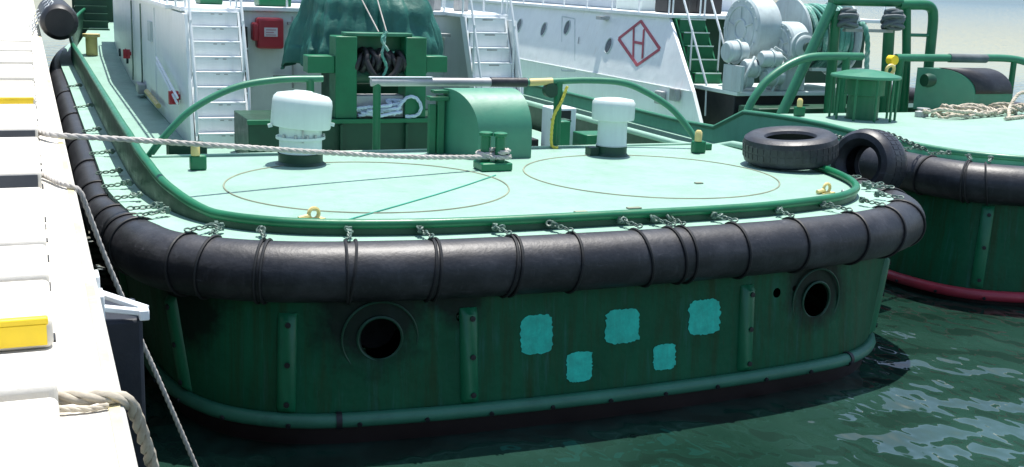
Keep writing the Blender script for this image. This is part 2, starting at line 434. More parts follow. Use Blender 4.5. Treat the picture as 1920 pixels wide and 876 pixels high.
# ---------------------------------------------------------------- tug shells
EDGE = [(0,9.06),(1,9.08),(2,9.15),(3,9.35),(3.6,9.65),(3.98,10.05),(4.15,10.6),(4.2,11.3),(4.2,13),(4.2,18),(4.2,24),(4.2,30),(4.0,34),(3.7,37),(3.2,40),(2.4,43),(1.2,45.5),(0,46.5)]
RIM = [(0,9.4),(1,9.4),(1.9,9.46),(2.75,9.66),(3.25,9.95),(3.58,10.35),(3.8,10.9),(3.94,11.6),(4.04,13),(4.06,18),(4.06,24),(4.06,30),(3.86,34),(3.56,37),(3.06,39.9),(2.27,42.85),(1.1,45.3),(0,46.3)]
BOT = [(0,8.98),(1,9.0),(1.95,9.06),(2.87,9.2),(3.42,9.5),(3.74,9.92),(3.93,10.5),(4.03,11.3),(4.08,13),(4.08,18),(4,24),(3.9,30),(3.5,34),(3,37),(2.4,40),(1.5,43),(.6,45),(0,45.8)]
BOT2 = [(x + (.10 if x > 3.4 and y < 30 else 0), y - .05) for x, y in EDGE[:12]] + BOT[12:]
SUB = 6
def half(ctrl, xc, dy, side):
    full = [(-x, y) for x, y in ctrl[::-1][:-1]] + list(ctrl)
    P = catmull([(x, y, 0) for x, y in full], SUB)
    return [Vector((xc + p.x, p.y + dy, 0)) for p in P]
def shell(xc, dy, bot=BOT):
    return half(EDGE, xc, dy, 0), half(RIM, xc, dy, 0), half(bot, xc, dy, 0)
def interp(x, tab):
    if x <= tab[0][0]: return tab[0][1]
    for (a, b), (c, d) in zip(tab, tab[1:]):
        if x <= c: return b + (d-b)*(x-a)/(c-a)
    return tab[-1][1]

DECKZ, MAINZ = 1.86, 1.25
XC1 = 5.0
tug = thing('tugboat', (XC1, 9.0, 0), 'green tugboat in front with black rubber fender wrapped round its broad stern', 'tugboat', 'moored tugboats')
e1, r1, b1 = shell(XC1, 0)
NP = len(e1); MID = NP//2
for pth in (e1, r1):
    for i in range(MID, NP):
        k = max(0, min(1, (pth[i].x-XC1-1.8)/2.2)); pth[i].x += .20*k*k*(3-2*k)
for i in range(MID):
    k = max(0, min(1, (e1[i].y-10.6)/2.0)); e1[i].x -= .14*k*k*(3-2*k)

def build_hull(root, e, b, lzf, zrail, holes, matname='hull'):
    lz_ = [lzf(i) for i in range(NP)]
    mb = MB()
    top = []
    for i, p in enumerate(e):
        d = (e[min(i+1, NP-1)] - e[max(i-1, 0)]).normalized(); nrm = Vector((d.y, -d.x, 0))
        top.append(Vector((p.x, p.y, 0)) - nrm*.05)
    rows = [[Vector((p.x, p.y, lz_[i]-.012)) for i, p in enumerate(top)]]
    for t in (.25, .5, .75, 1.0):
        rows.append([Vector((a.x*(1-t)+c.x*t, a.y*(1-t)+c.y*t, (lz_[i]-.012)*(1-t)+(zrail-.06)*t)) for i, (a, c) in enumerate(zip(top, b))])
    mb.loft(rows)
    n = NP
    mb.add(rows[0], [tuple(range(n))]); mb.add(rows[-1], [tuple(range(n))[::-1]])
    o = obj('hull', mb, matname, root)
    bm = bmesh.new(); bm.from_mesh(o.data); bmesh.ops.remove_doubles(bm, verts=bm.verts, dist=1e-4); bmesh.ops.recalc_face_normals(bm, faces=bm.faces); bm.to_mesh(o.data); bm.free()
    if holes:
        cm = MB()
        for (x, y, z, r, nx) in holes:
            rot = Vector((0, 0, 1)).rotation_difference(Vector((nx, -1, 0)).normalized()).to_matrix()
            cm.lathe([(r, -.35), (r, .5)], (x, y, z), 'z', 28, rot)
        me = bpy.data.meshes.new('cut'); off = Vector(root.location)
        me.from_pydata([tuple(Vector(v)-off) for v in cm.v], [], cm.f)
        co = bpy.data.objects.new('cut', me); COL.objects.link(co); co.location = root.location
        bm = bmesh.new(); bm.from_mesh(me); bmesh.ops.recalc_face_normals(bm, faces=bm.faces); bm.to_mesh(me); bm.free()
        md = o.modifiers.new('b', 'BOOLEAN'); md.object = co; md.operation = 'DIFFERENCE'; md.solver = 'EXACT'
        dg = bpy.context.evaluated_depsgraph_get(); dg.update()
        nm = bpy.data.meshes.new_from_object(o.evaluated_get(dg))
        o.modifiers.clear(); o.data = nm; nm.set_sharp_from_angle(angle=R(40))
        bpy.data.objects.remove(co)
    bm = bmesh.new(); bm.from_mesh(o.data)
    bmesh.ops.delete(bm, geom=[f for f in bm.faces if f.calc_area() > 40], context='FACES'); bm.to_mesh(o.data); bm.free()
    # below the rail
    low = MB(); rows = [[Vector((p.x, p.y, zrail-.06)) for p in b]]
    for z, k in ((-.2, .01), (-1.0, .05), (-1.8, .25)):
        rows.append([Vector((p.x + (root.location.x-p.x)*k, p.y + (22-p.y)*k*.5, z)) for p in b])
    low.loft(rows)
    obj('lower_hull', low, 'boot', root)
    return o
def out_normal(path, i):
    d = (path[min(i+1, len(path)-1)] - path[max(i-1, 0)]).normalized()
    return Vector((d.y, -d.x, 0))
def hull_at(e, b, i, z, ledge_z, zrail):
    nrm = out_normal(e, i); top = e[i] - nrm*.05
    t = (ledge_z-.012-z)/((ledge_z-.012)-(zrail-.06)); t = max(0, min(1, t))
    p = top*(1-t) + b[i]*t; p = Vector((p.x, p.y, z)); return p, out_normal(b, i)
def nearest(path, x, y): return min(range(len(path)), key=lambda i: (path[i].x-x)**2 + (path[i].y-y)**2)
def by_x(path, x, lo, hi): return min(range(lo, hi), key=lambda i: abs(path[i].x-x))

# ---- first tug hull
LZ = 1.80
holes1 = [(2.71, 9.05, .95, .185, -.12), (7.42, 9.12, .94, .18, .2), (3.44, 9.0, 1.11, .05, -.05), (6.88, 9.05, 1.07, .05, .08), (7.12, 9.07, 1.09, .03, .1)]
def lz1(i):
    if i <= MID: return LZ
    return interp(e1[i].y, [(12.6, LZ), (14.2, 1.36), (46, 1.4)])
build_hull(tug, e1, b1, lz1, .27, holes1)
# inside of the outlets and weld rings
for hx, hz, hr in ((2.71, .95, .185), (7.42, .94, .18)):
    i = by_x(b1, hx, MID-24, MID+25); p, n_ = hull_at(e1, b1, i, hz, LZ, .27)
    p = Vector((hx, p.y + (hx-p.x)*(b1[i+1].y-b1[i-1].y)/(b1[i+1].x-b1[i-1].x), hz))
    o = obj('overboard_outlet', MB().torus(p + n_*.004, hr+.012, .014, n_, 32, 6), 'green_dark', tug)
    obj('doubler_ring', MB().torus(p + n_*.001, hr+.15, .011, n_, 40, 6), 'green_dark', o)
    obj('dark_bore', MB().lathe([(0, 0), (hr*1.0, 0)], p - n_*.30, 'z', 28, Vector((0, 0, 1)).rotation_difference(n_).to_matrix()), 'darkvoid', o)
# rail at the waterline with bolts and joints
def rail_mb(path, z, r, i0, i1, joints=(), out=.03):
    P = resample([Vector((path[i].x, path[i].y, z)) + out_normal(path, i)*out for i in range(i0, i1)], .2)
    mb = MB(); mb.mat(0).tube(P, r, 12)
    mb.mat(1)
    for k in range(2, len(P)-2, 3):
        d = (P[k+1]-P[k-1]).normalized(); nn = Vector((d.y, -d.x, -.35)).normalized()
        mb.lathe([(.022, 0), (.022, .02), (0, .022)], P[k] + nn*(r-.004), 'z', 8, Vector((0, 0, 1)).rotation_difference(nn).to_matrix())
    for (jx, jy) in joints:
        k = min(range(1, len(P)-1), key=lambda k: (P[k].x-jx)**2 + (P[k].y-jy)**2)
        mb.tube([P[k], P[k] + (P[k+1]-P[k]).normalized()*.05], r+.012, 12)
    return mb
obj('rubbing_rail', rail_mb(b1, .245, .066, 14, NP-14, [(2.22, 9.1), (7.9, 9.1)]), ['rail', 'black'], tug)
# vertical rubbing bars
def bar_mb(p0, p1, nrm, w=.17, dep=.07):
    side = nrm.cross(Vector((0, 0, 1))).normalized(); mb = MB(); rows = []
    prof = [(-1, 0), (-.92, .55), (-.6, .95), (0, 1.05), (.6, .95), (.92, .55), (1, 0)]
    for t in (0, .06, .94, 1):
        c = p0.lerp(p1, t); k = .25 if t in (0, 1) else 1
        rows.append([c + side*(a*w/2) + nrm*(bb*dep*k - .01) for a, bb in prof])
    mb.mat(0).loft(rows); n = len(prof)
    mb.add(rows[0], [tuple(range(n))]); mb.add(rows[-1], [tuple(range(n))])
    mb.mat(1)
    for t in (.1, .5, .9):
        c = p0.lerp(p1, t) + nrm*(dep*.93) - side*(w*.12)
        mb.lathe([(.026, 0), (.026, .012), (0, .014)], c, 'z', 8, Vector((0, 0, 1)).rotation_difference(nrm).to_matrix())
    return mb
def ribs(root, e, b, lz, zr, places, z0, z1):
    for (x, y) in places:
        i = nearest(b, x, y)
        p0, n0 = hull_at(e, b, i, z0, lz, zr); p1, _ = hull_at(e, b, i, z1, lz, zr)
        if y < 9.4:      # stern bars stand upright
            j = min(range(MID-30, MID+31), key=lambda j: abs(hull_at(e, b, j, z1, lz, zr)[0].x - p0.x)); p1, _ = hull_at(e, b, j, z1, lz, zr)
        obj('rubbing_bar', bar_mb(p0, p1, n0), ['green', 'black'], root)
ribs(tug, e1, b1, LZ, .27, [(1.17, 10.1), (1.91, 9.3), (3.55, 9.03), (6.54, 9.03), (8.5, 9.75), (1.05, 13), (9, 13)], .31, 1.19)
# repainted patches on the transom
def patch(cx, cz, w, h, seed):
    rnd = random.Random(seed); N = 64; pts = []
    for k in range(N):
        a = 2*PI*k/N; ca, sa = math.cos(a), math.sin(a)
        s = 1/max(abs(ca)**5 + abs(sa)**5, 1e-6)**(1/5)
        s *= 1 + .035*rnd.uniform(-1, 1) + (.13*rnd.random()**2 if abs(ca) > .75 else 0)
        pts.append((cx + ca*s*w/2, cz + sa*s*h/2))
    vs = []
    for x, z in pts + [(cx, cz)]:
        i = by_x(b1, x, MID-24, MID+24); j = i+1 if b1[i].x < x else i-1
        t = (x-b1[i].x)/(b1[j].x-b1[i].x)
        pa, na = hull_at(e1, b1, i, z, LZ, .27); pb, _ = hull_at(e1, b1, j, z, LZ, .27)
        vs.append(Vector((x, pa.y*(1-t)+pb.y*t - .006, z)))
    mb = MB(); mb.add(vs, [(k, (k+1) % N, N) for k in range(N)]); return mb
for a in ((4.17, .895, .30, .37, 1), (4.61, .55, .25, .29, 2), (5.06, .90, .345, .33, 3), (5.53, .555, .24, .255, 4), (5.98, .91, .35, .35, 5)):
    obj('paint_patch', patch(*a), 'teal', tug, smooth=0)

# ledge, rim, bulwark, decks
def strip(a, b, za, zb, i0, i1):
    return MB().loft([[Vector((a[i].x, a[i].y, za(i) if callable(za) else za)) for i in range(i0, i1)], [Vector((b[i].x, b[i].y, zb(i) if callable(zb) else zb)) for i in range(i0, i1)]])
def solid_ledge(e, r, z, th=.10):
    mb = MB(); n = len(e)
    A = [Vector((p.x, p.y, z(i))) for i, p in enumerate(e)]; B = [Vector((p.x, p.y, z(i))) for i, p in enumerate(r)]
    C = [Vector((p.x, p.y, z(i)-th)) for i, p in enumerate(e)]
    mb.loft([C, A, B]); return mb
obj('ledge', solid_ledge(e1, r1, lz1), 'ledge', tug, smooth=30)
def ztop1(i):
    p = r1[i]
    if i <= MID: return interp(p.y, [(10.3, 1.905), (11.16, 2.04), (12.0, 2.18), (12.8, 2.26), (16, 2.28), (30, 2.28), (46, 3.2)])
    return interp(p.y, [(10.2, 1.905), (10.9, 1.915), (11.6, 1.92), (13.0, 1.92), (13.6, 1.90), (14.5, 1.69), (30, 1.67), (46, 3.2)])
def bulwark(root, r, zt, zfoot, name, matn, th=.03, split=False):
    mb = MB(); O = []; I = []; n = len(r)
    for i in range(n):
        nr = out_normal(r, i); O.append(r[i] + nr*th/2); I.append(r[i] - nr*th/2)
    rows = [[Vector((O[i].x, O[i].y, zfoot(i)-.005)) for i in range(n)], [Vector((O[i].x, O[i].y, zt(i)-.02)) for i in range(n)],
            [Vector((I[i].x, I[i].y, zt(i)-.02)) for i in range(n)], [Vector((I[i].x, I[i].y, MAINZ-.05)) for i in range(n)]]
    mb.loft(rows)
    o = obj(name, mb, matn, root, smooth=35)
    P = [Vector((r[i].x, r[i].y, zt(i))) for i in range(n)]
    cut = next((i for i in range(n//2, n) if r[i].y > 13.4), n) if split else n
    obj('cap_rail', MB().tube(P[:cut], .045, 10), 'green' if split else 'green_light', o)
    if cut < n: obj('cap_rail', MB().tube(P[cut-1:], .05, 10), 'ledge', o, label='cap rail paled to look sunlit')  # pale colour on this stretch stands in for sunlight on the cap
    return o
bulwark(tug, r1, ztop1, lz1, 'bulwark', 'green_dark', split=True)
# inner raised aft deck
YB = 13.92
loop = [i for i in range(NP) if r1[i].y < YB]
pts = [Vector((r1[i].x, r1[i].y, DECKZ)) - out_normal(r1, i)*.018 for i in loop]
pts = [Vector((pts[0].x, YB, DECKZ))] + pts + [Vector((pts[-1].x, YB, DECKZ))]
mb = MB()
n = len(pts)
mb.add(pts + [p - Vector((0, 0, .04)) for p in pts], [tuple(range(n))])
L = [Vector((p.x, p.y, DECKZ)) for p in pts]
mb.add([pts[0], pts[-1], pts[-1]-Vector((0, 0, .62)), pts[0]-Vector((0, 0, .62))], [(0, 1, 2, 3)])
obj('aft_deck', mb, 'deck', tug, smooth=20)
obj('deck_edge_bar', MB().tube([(pts[0].x+.3, YB-.02, DECKZ+.012), (pts[-1].x-.3, YB-.02, DECKZ+.012)], .02, 8), 'ledge', tug)
for cx in (3.30, 6.78):
    obj('thruster_cover', MB().torus((cx, 11.66, DECKZ+.002), 1.52, .010, (0, 0, 1), 96, 6), 'weld', tug)
def maindeck(root, xc, dy, hw, y0, tab):
    ys = [y0 + (38-y0)*k/40 for k in range(41)] + [42]
    mb = MB(); rows = []
    for y in ys: rows.append([Vector((xc + hw*s*(1 if y < 34 else max(.3, 1-(y-34)*.05)), y+dy, interp(y, tab))) for s in (-1, -.5, 0, .5, 1)])
    mb.loft(rows); return obj('main_deck', mb, 'deck', root, smooth=20)
SHEER = [(30, MAINZ), (34.5, 1.6), (38, 2.27), (42, 2.6)]
maindeck(tug, XC1, 0, 4.03, YB, SHEER)

# ---- deck vents
def vent_round(root, x, y, z):
    o = obj('deck_vent', MB().lathe([(.27, 0), (.255, .0), (.25, .02), (.25, .42), (0, .42)], (x, y, z+.13), 'z', 40), 'cream', root)
    obj('vent_base', MB().lathe([(.30, 0), (.275, .015), (.262, .03), (.262, .135), (0, .135)], (x, y, z), 'z', 40), 'green_dark', o)
    hr = .352
    obj('vent_head', MB().lathe([(.26, .0), (hr-.01, -.012), (hr, .005), (hr, .27), (hr*.97, .325), (hr*.86, .365), (hr*.5, .392), (.12, .398), (.11, .41), (0, .415)], (x, y, z+.45), 'z', 48, Matrix.Rotation(R(5), 3, 'Y')), 'cream', o)
    obj('vent_flange', MB().lathe([(.25, 0), (.29, 0), (.29, .03), (.25, .03)], (x, y, z+.30), 'z', 40), 'cream', o)
    for a in (-2.0, -1.5, -1.1, -2.6, -.4): obj('bolt', MB().lathe([(.018, 0), (.018, .04), (0, .045)], (x+.272*math.cos(a), y+.272*math.sin(a), z+.325), 'z', 6), 'steel', o)
    b = MB(); b.bar((x-.03, y-.262, z+.28), (x-.03, y-.262, z+.45), .02); b.bar((x-.12, y-.24, z+.455), (x+.05, y-.262, z+.455), .025)
    obj('clamp', b, 'steel', o)
    for sx in (-1, 1): obj('lug', MB().bar((x+sx*hr*.98, y-.05, z+.47), (x+sx*(hr+.04), y-.05, z+.46), .035, .04), 'cream', o)
    return o
vent_round(tug, 2.9, 13.2, DECKZ)
def vent_flat(root, x, y, z):
    o = obj('deck_vent', MB().lathe([(.21, .13), (.198, .16), (.192, .5), (0, .5)], (x, y, z), 'z', 40), 'cream', root)
    obj('vent_base', MB().lathe([(.24, 0), (.215, .02), (.207, .04), (.207, .14), (0, .14)], (x, y, z), 'z', 40), 'green_dark', o)
    obj('vent_head', MB().lathe([(.19, .46), (.275, .475), (.283, .5), (.285, .66), (.283, .70), (.26, .735), (.16, .752), (0, .757)], (x, y, z), 'z', 48), 'cream', o)
    obj('drain_box', MB().box(x-.33, x-.2, y-.05, y+.12, z+.001, z+.11), 'green_dark', o, bevel=.01)
    return o
vent_flat(tug, 7.06, 13.2, DECKZ)

# ---- stern arches, posts and tow beam
b = MB(); b.tube(catmull([(1.25, 14.1, 1.84), (1.42, 14.05, 2.07), (1.76, 14, 2.42), (2.27, 14, 2.68), (2.8, 14, 2.775), (3.36, 14, 2.79)], 10), .042, 12)
o = obj('rope_arch', b, 'green_light', tug); obj('arch_post', MB().tube([(3.2, 14.0, 1.25), (3.2, 14, 2.78)], .05, 12), 'green', o)
b = MB(); b.tube(catmull([(3.98, 14, 2.75), (5, 14, 2.75), (6.1, 14, 2.74)], 6), .055, 12)
o = obj('tow_beam', b, ['steel'], tug)
obj('chafe_pad', MB().tube([(5.62, 14, 2.75), (6.14, 14, 2.745)], .064, 14), 'rubber', o)
b = MB(); b.bar((3.96, 14, 2.812), (4.8, 13.99, 2.812), .07, .012); obj('lit_top_strip', b, 'white', o)  # white strip stands in for sunlight along the beam top
obj('beam_post', MB().tube([(4.06, 14, 1.25), (4.06, 14, 2.73)], .052, 12), 'green', o)
b = MB(); b.tube(catmull([(6.14, 14, 2.745), (6.56, 14, 2.76), (7.05, 14, 2.775), (7.55, 13.95, 2.75), (7.89, 13.9, 2.64), (8.25, 13.75, 2.42), (8.5, 13.6, 2.12), (8.62, 13.45, 1.86)], 10), .045, 12)
o = obj('rope_arch', b, 'green_light', tug)
obj('arch_post', MB().tube([(6.62, 14, 1.25), (6.62, 14, 2.75)], .058, 12), 'green', o)
obj('arch_bolt', MB().lathe([(.10, -.05), (.10, .05)], (6.5, 14.0, 2.64), 'y', 16), 'green_dark', o)
obj('yellow_sleeve', MB().tube([(6.18, 14, 2.746), (6.52, 14, 2.759)], .05, 12), 'paleyellow', o)
# ---- curved fairlead guard
def guard(root, fl, fr, bl, br, y0, y1, z0, z1, ra, mats):
    prof = []
    for k in range(13):
        a = PI/2*k/12; prof.append((y0 + ra*(1-math.cos(a)), z1-ra + ra*math.sin(a)))
    rows = []
    full = [(y0, z0)] + prof + [(y1, z1)]
    for (yy, zz) in full:
        t = (yy-y0)/(y1-y0)
        rows.append([Vector((fl+(bl-fl)*t, yy, zz)), Vector((fr+(br-fr)*t, yy, zz))])
    mb = MB(); mb.loft(rows)
    Lp = [r_[0] for r_ in rows] + [Vector((bl, y1, z0))]; Rp = [r_[1] for r_ in rows] + [Vector((br, y1, z0))]
    mb.add(Lp, [tuple(range(len(Lp)))]); mb.add(Rp, [tuple(range(len(Rp)))])
    mb.add([Vector((bl, y1, z0)), Vector((br, y1, z0)), Vector((br, y1, z1)), Vector((bl, y1, z1))], [(0, 1, 2, 3)])
    return mb
o = obj('fairlead_guard', guard(tug, 5.13, 5.86, 4.86, 5.80, 13.12, 13.72, DECKZ+.002, 2.70, .52, None), 'guard', tug, bevel=.008)
b = MB(); b.box(4.76, 4.85, 13.62, 13.72, DECKZ, 2.62); b.box(4.66, 4.75, 13.66, 13.74, DECKZ, 2.5); b.box(4.64, 4.9, 13.6, 13.76, 2.55, 2.6); b.box(4.7, 4.9, 13.62, 13.76, 2.64, 2.68)
obj('guard_flange', b, 'green', o, bevel=.006)
# ---- double bitt
o = obj('twin_bitt', MB().box(4.83, 5.22, 12.2, 12.52, DECKZ+.001, DECKZ+.10), 'green', tug, bevel=.02, seg=3)
for px in (4.95, 5.10):
    yy = 12.42 if px < 5 else 12.33
    obj('post', MB().lathe([(.06, 0), (.06, .30), (.083, .31), (.083, .345), (.06, .355), (0, .355)], (px, yy, DECKZ+.095), 'z', 24), 'green', o)
# ---- deck fittings
def padeye(root, x, y, z, s, mat, rz=0):
    rot = Matrix.Rotation(rz, 3, 'Z'); b = MB(); ax = rot @ Vector((0, 1, 0))
    b.torus((x, y, z+.045*s), .04*s, .014*s, ax, 14, 6); b.obox((x, y, z+.006), .16*s, .06*s, .012, rot)
    c = Vector((x, y, z)) + rot @ Vector((-.12*s, 0, .02*s)); b.tube([c, c + rot @ Vector((.09*s, 0, .012*s))], .018*s, 8)
    return obj('pad_eye', b, mat, root)
padeye(tug, 2.32, 10.02, DECKZ, 1.3, 'paleyellow', .3); padeye(tug, 8.2, 10.15, DECKZ, 1.3, 'paleyellow', .2)
padeye(tug, 8.3, 10.0, DECKZ, .7, 'steel', 1.2)
def chock(root, x, y, z):
    b = MB(); b.box(x-.09, x+.09, y-.06, y+.06, z, z+.17)
    o = obj('chock', b, 'green', root, bevel=.02); obj('roller', MB().lathe([(.05, 0), (.05, .12), (.03, .15), (0, .15)], (x-.03, y-.03, z+.17), 'z', 16), 'paleyellow', o)
    return o
chock(tug, 1.68, 12.95, DECKZ)
chock(tug, 8.38, 13.15, DECKZ); 
obj('arch_foot', MB().box(8.5, 8.74, 13.36, 13.54, DECKZ, DECKZ+.09), 'green', tug, bevel=.01)
for (x, y, w) in ((4.93, 9.78, .13), (5.56, 9.84, .15), (5.06, 9.66, .07), (7.05, 11.0, .09)): obj('deck_plug', MB().box(x-w/2, x+w/2, y-.03, y+.03, DECKZ+.001, DECKZ+.014), 'weld', tug)
obj('locker', MB().box(1.5, 1.95, 14.15, 14.5, MAINZ+.002, 1.97), 'green_dark', tug, bevel=.01)
# fittings on the working deck to starboard
b = MB(); b.box(7.25, 7.42, 15.2, 15.4, MAINZ, 2.05); o = obj('deck_post', b, 'green', tug, bevel=.01)
b = MB(); b.box(7.9, 8.35, 15.6, 16.1, MAINZ+.002, 1.78); obj('deck_box', b, 'green', tug, bevel=.015)
o = obj('deck_box', MB().box(7.62, 8.05, 16.3, 16.7, MAINZ+.002, 2.12), 'white', tug, bevel=.015, label='white deck box with black square opening'); obj('opening', MB().box(7.78, 7.95, 16.292, 16.299, 1.85, 2.08), 'black', o)
b = MB(); b.box(7.55, 7.68, 15.9, 16.05, MAINZ+.002, 1.95); b.box(7.5, 7.75, 15.85, 16.1, 1.95, 1.99); obj('vent_pipe', b, 'green_dark', tug, bevel=.01)
b = MB(); b.box(6.9, 7.5, 16.5, 17.3, MAINZ+.002, 1.6); obj('skylight', b, 'black', tug, bevel=.02)

# ---- towing bitt on its platform
pf = obj('bitt_platform', MB().box(2.95, 6.95, 17.0, 18.3, MAINZ+.002, 1.90), 'green_dark', tug, bevel=.012)
for x in (3.6, 4.35, 5.4, 6.2): obj('stiffener', MB().box(x-.02, x+.02, 16.9, 17.0, MAINZ+.002, 1.82), 'green_dark', pf)
obj('platform_lip', MB().box(2.93, 6.97, 16.96, 17.03, 1.835, 1.902), 'green', pf, bevel=.006)
hb = obj('towing_bitt', MB().box(4.28, 4.62, 17.02, 17.42, 1.903, 3.16), 'green', tug, bevel=.015)
obj('bitt_pillar', MB().box(5.40, 5.74, 17.02, 17.42, 1.903, 3.16), 'green', hb, bevel=.015)
obj('cross_arm', MB().box(3.86, 4.278, 17.05, 17.39, 2.60, 2.86), 'green', hb, bevel=.012)
obj('cross_arm', MB().box(5.742, 6.10, 17.05, 17.39, 2.62, 2.87), 'green', hb, bevel=.012)
obj('top_plate', MB().box(4.45, 5.52, 17.08, 17.36, 3.163, 3.215), 'green_light', hb, bevel=.008)
obj('back_panel', MB().box(4.62, 5.40, 17.36, 17.41, 2.92, 3.16), 'green', hb)
obj('cross_pin', MB().lathe([(.13, -.39), (.13, .39)], (5.01, 17.22, 2.55), 'x', 20), 'green_dark', hb)
obj('pin_shaft', MB().box(4.62, 5.4, 17.1, 17.4, 1.905, 2.25), 'steel', hb, bevel=.01)

# ---- deckhouse of the first tug
house = obj('deckhouse', MB().box(2.33, 8.35, 21.0, 36.0, MAINZ+.002, 3.38), 'white', tug, bevel=.02)
b = MB(); b.prism([(2.33, 18.66, MAINZ+.002), (2.33, 20.998, MAINZ+.002), (2.33, 20.998, 3.36), (2.33, 19.2, 3.36)], (.05, 0, 0)); obj('wing_wall', b, 'white', house)
b = MB(); b.prism([(8.30, 18.9, MAINZ+.002), (8.30, 20.998, MAINZ+.002), (8.30, 20.998, 3.36), (8.30, 19.6, 3.36)], (.05, 0, 0)); obj('wing_wall', b, 'white', house)
obj('upper_deck', MB().box(2.21, 8.47, 20.88, 36.3, 3.383, 3.46), 'white', house, bevel=.01)
obj('stair_landing', MB().box(2.33, 3.32, 19.72, 20.877, 3.385, 3.455), 'white', house, bevel=.01)
obj('stair_landing', MB().box(7.42, 8.35, 20.02, 20.877, 3.385, 3.455), 'white', house, bevel=.01)
obj('wheelhouse', MB().box(3.4, 7.4, 24.5, 33, 3.463, 6.6), 'white', house, bevel=.03)
b = MB(); b.box(3.6, 7.2, 24.47, 24.497, 4.6, 5.7)
obj('window_band', b, 'glass', house)
# aft wall details
obj('wall_seam', MB().box(2.31, 2.329, 23.9, 23.93, 1.3, 3.3), 'white', house)
lb = obj('life_jacket_box', MB().box(3.78, 4.26, 20.72, 20.998, 2.72, 3.27), 'red', house, bevel=.05, seg=4)
obj('box_lid', MB().box(3.70, 3.80, 20.70, 20.97, 2.86, 3.18), 'red', lb, bevel=.03)
obj('box_label', MB().box(3.90, 4.14, 20.70, 20.716, 2.94, 3.10), 'label', lb)
b = MB()
for k in range(3): b.box(3.93, 4.11 - .04*(k % 2), 20.695, 20.699, 2.965+.045*k, 2.975+.045*k)
obj('label_lines', b, 'signred', lb)
b = MB(); b.tube([(4.45, 20.9, 3.3), (4.45, 20.9, 2.0)], .018, 6); b.tube([(4.45, 20.9, 2.6), (4.75, 20.6, 2.45)], .02, 6); b.box(4.36, 4.54, 20.85, 20.95, 3.15, 3.2); b.box(4.1, 4.8, 20.9, 20.96, 2.20, 2.23); obj('pipework', b, 'steel', house)
b = MB(); b.box(3.42, 3.62, 20.8, 20.99, 1.7, 3.1); o = obj('cable_duct', b, 'black', house); b = MB()
for z in (1.9, 2.3, 2.7): b.box(3.40, 3.64, 20.76, 20.80, z, z+.03)
obj('duct_band', b, 'white', o)
b = MB(); b.box(6.95, 7.35, 20.7, 20.995, 1.6, 3.0); obj('wall_locker', b, 'white_aged', house, bevel=.02)
b = MB(); b.box(7.0, 7.35, 20.4, 20.69, 3.0, 3.06); obj('light_bracket', b, 'steel', house)
# port side wall fittings: fire valves, pipes, wooden fender, handrail
for (y, z, s) in ((30, 1.97, .16), (20.05, 1.93, .15)):
    b = MB(); b.lathe([(.05, 0), (.05, .12)], (2.33, y, z), 'x', 10, Matrix.Rotation(PI, 3, 'Z')); b.torus((2.2, y, z), s*.6, .03, (1, 0, 0), 16, 6); b.box(2.14, 2.30, y-.07, y+.07, z-.12, z+.1)
    obj('fire_valve', b, 'red', house)
for y in (29.0, 26.6):
    b = MB(); b.tube([(2.29, y, 3.3), (2.29, y+.05, 1.7), (2.28, y+.1, 1.4)], .018, 8); obj('wall_pipe', b, 'galv', house)
obj('bollard_box', MB().box(2.16, 2.328, 26.2, 26.9, 1.35, 1.56), 'steel', house, bevel=.02)
obj('yellow_tube', MB().tube([(2.22, 22.6, 1.49), (2.25, 25.3, 1.5)], .05, 10), 'paleyellow', house)
b = MB(); b.tube([(2.2, 19.3, 2.0), (2.2, 22.5, 2.42)], .022, 8); b.tube([(2.2, 19.35, 1.9), (2.2, 22.5, 2.32)], .022, 8); obj('grab_rail', b, 'white', house)
b = MB(); b.box(2.28, 2.329, 24.4, 25.0, 2.6, 3.0); obj('wall_plate', b, 'white_aged', house)
for y in (33.6, 31.0): obj('scupper', MB().lathe([(.11, 0), (.11, .05)], (2.33, y, 1.75), 'x', 14, Matrix.Rotation(PI, 3, 'Z')), 'glass', house)
def stair(root, x0, x1, y0, y1, z0, z1, n, mat, closed=True, rail='white', railz=.95, lipmat=None):
    mb = MB(); dz = (z1-z0)/n; dy = (y1-y0)/n
    for k in range(n):
        mb.box(x0+.04, x1-.04, y0+dy*k, y0+dy*(k+1)+.06, z0+dz*(k+1)-.03, z0+dz*(k+1))
        if closed: mb.box(x0+.045, x1-.045, y0+dy*k+.004, y0+dy*k+.016, z0+dz*k, z0+dz*(k+1)-.031)
    st = obj('stairway', mb, mat, root, bevel=.006)
    for x in (x0, x1-.038):
        b = MB(); b.prism([(x, y0-.02, z0), (x, y0+.22, z0), (x, y1+.2, z1), (x, y1-.06, z1)], (.036, 0, 0)); obj('stringer', b, lipmat or mat, st)
    if lipmat:
        for k in range(n): obj('tread_nosing', MB().box(x0+.05, x1-.05, y0+dy*k-.025, y0+dy*k-.002, z0+dz*(k+1)-.03, z0+dz*(k+1)+.004), lipmat, st)
    for x in (x0+.02, x1-.02):
        b = MB(); P = [(x, y0+.02, z0+.25), (x, y0+.06, z0+railz), (x, y1, z1+railz), (x, y1+.5, z1+railz)]
        b.tube(P, .024, 8); b.tube([(x, (y0+y1)/2, (z0+z1)/2), (x, (y0+y1)/2, (z0+z1)/2+railz)], .02, 8); b.tube([(x, y1+.1, z1), (x, y1+.1, z1+railz)], .02, 8)
        obj('handrail', b, rail, st)
    return st
st1 = stair(tug, 2.40, 3.28, 18.62, 19.68, MAINZ+.002, 3.40, 9, 'white', lipmat=None)
for k in range(9):
    z = MAINZ + (3.40-MAINZ)/9*(k+1); y = 18.62 + 1.06/9*k
    for x in (2.80, 2.93): obj('tread_slot', MB().box(x, x+.06, y-.003, y+.02, z-.050, z-.036), 'steel', st1)
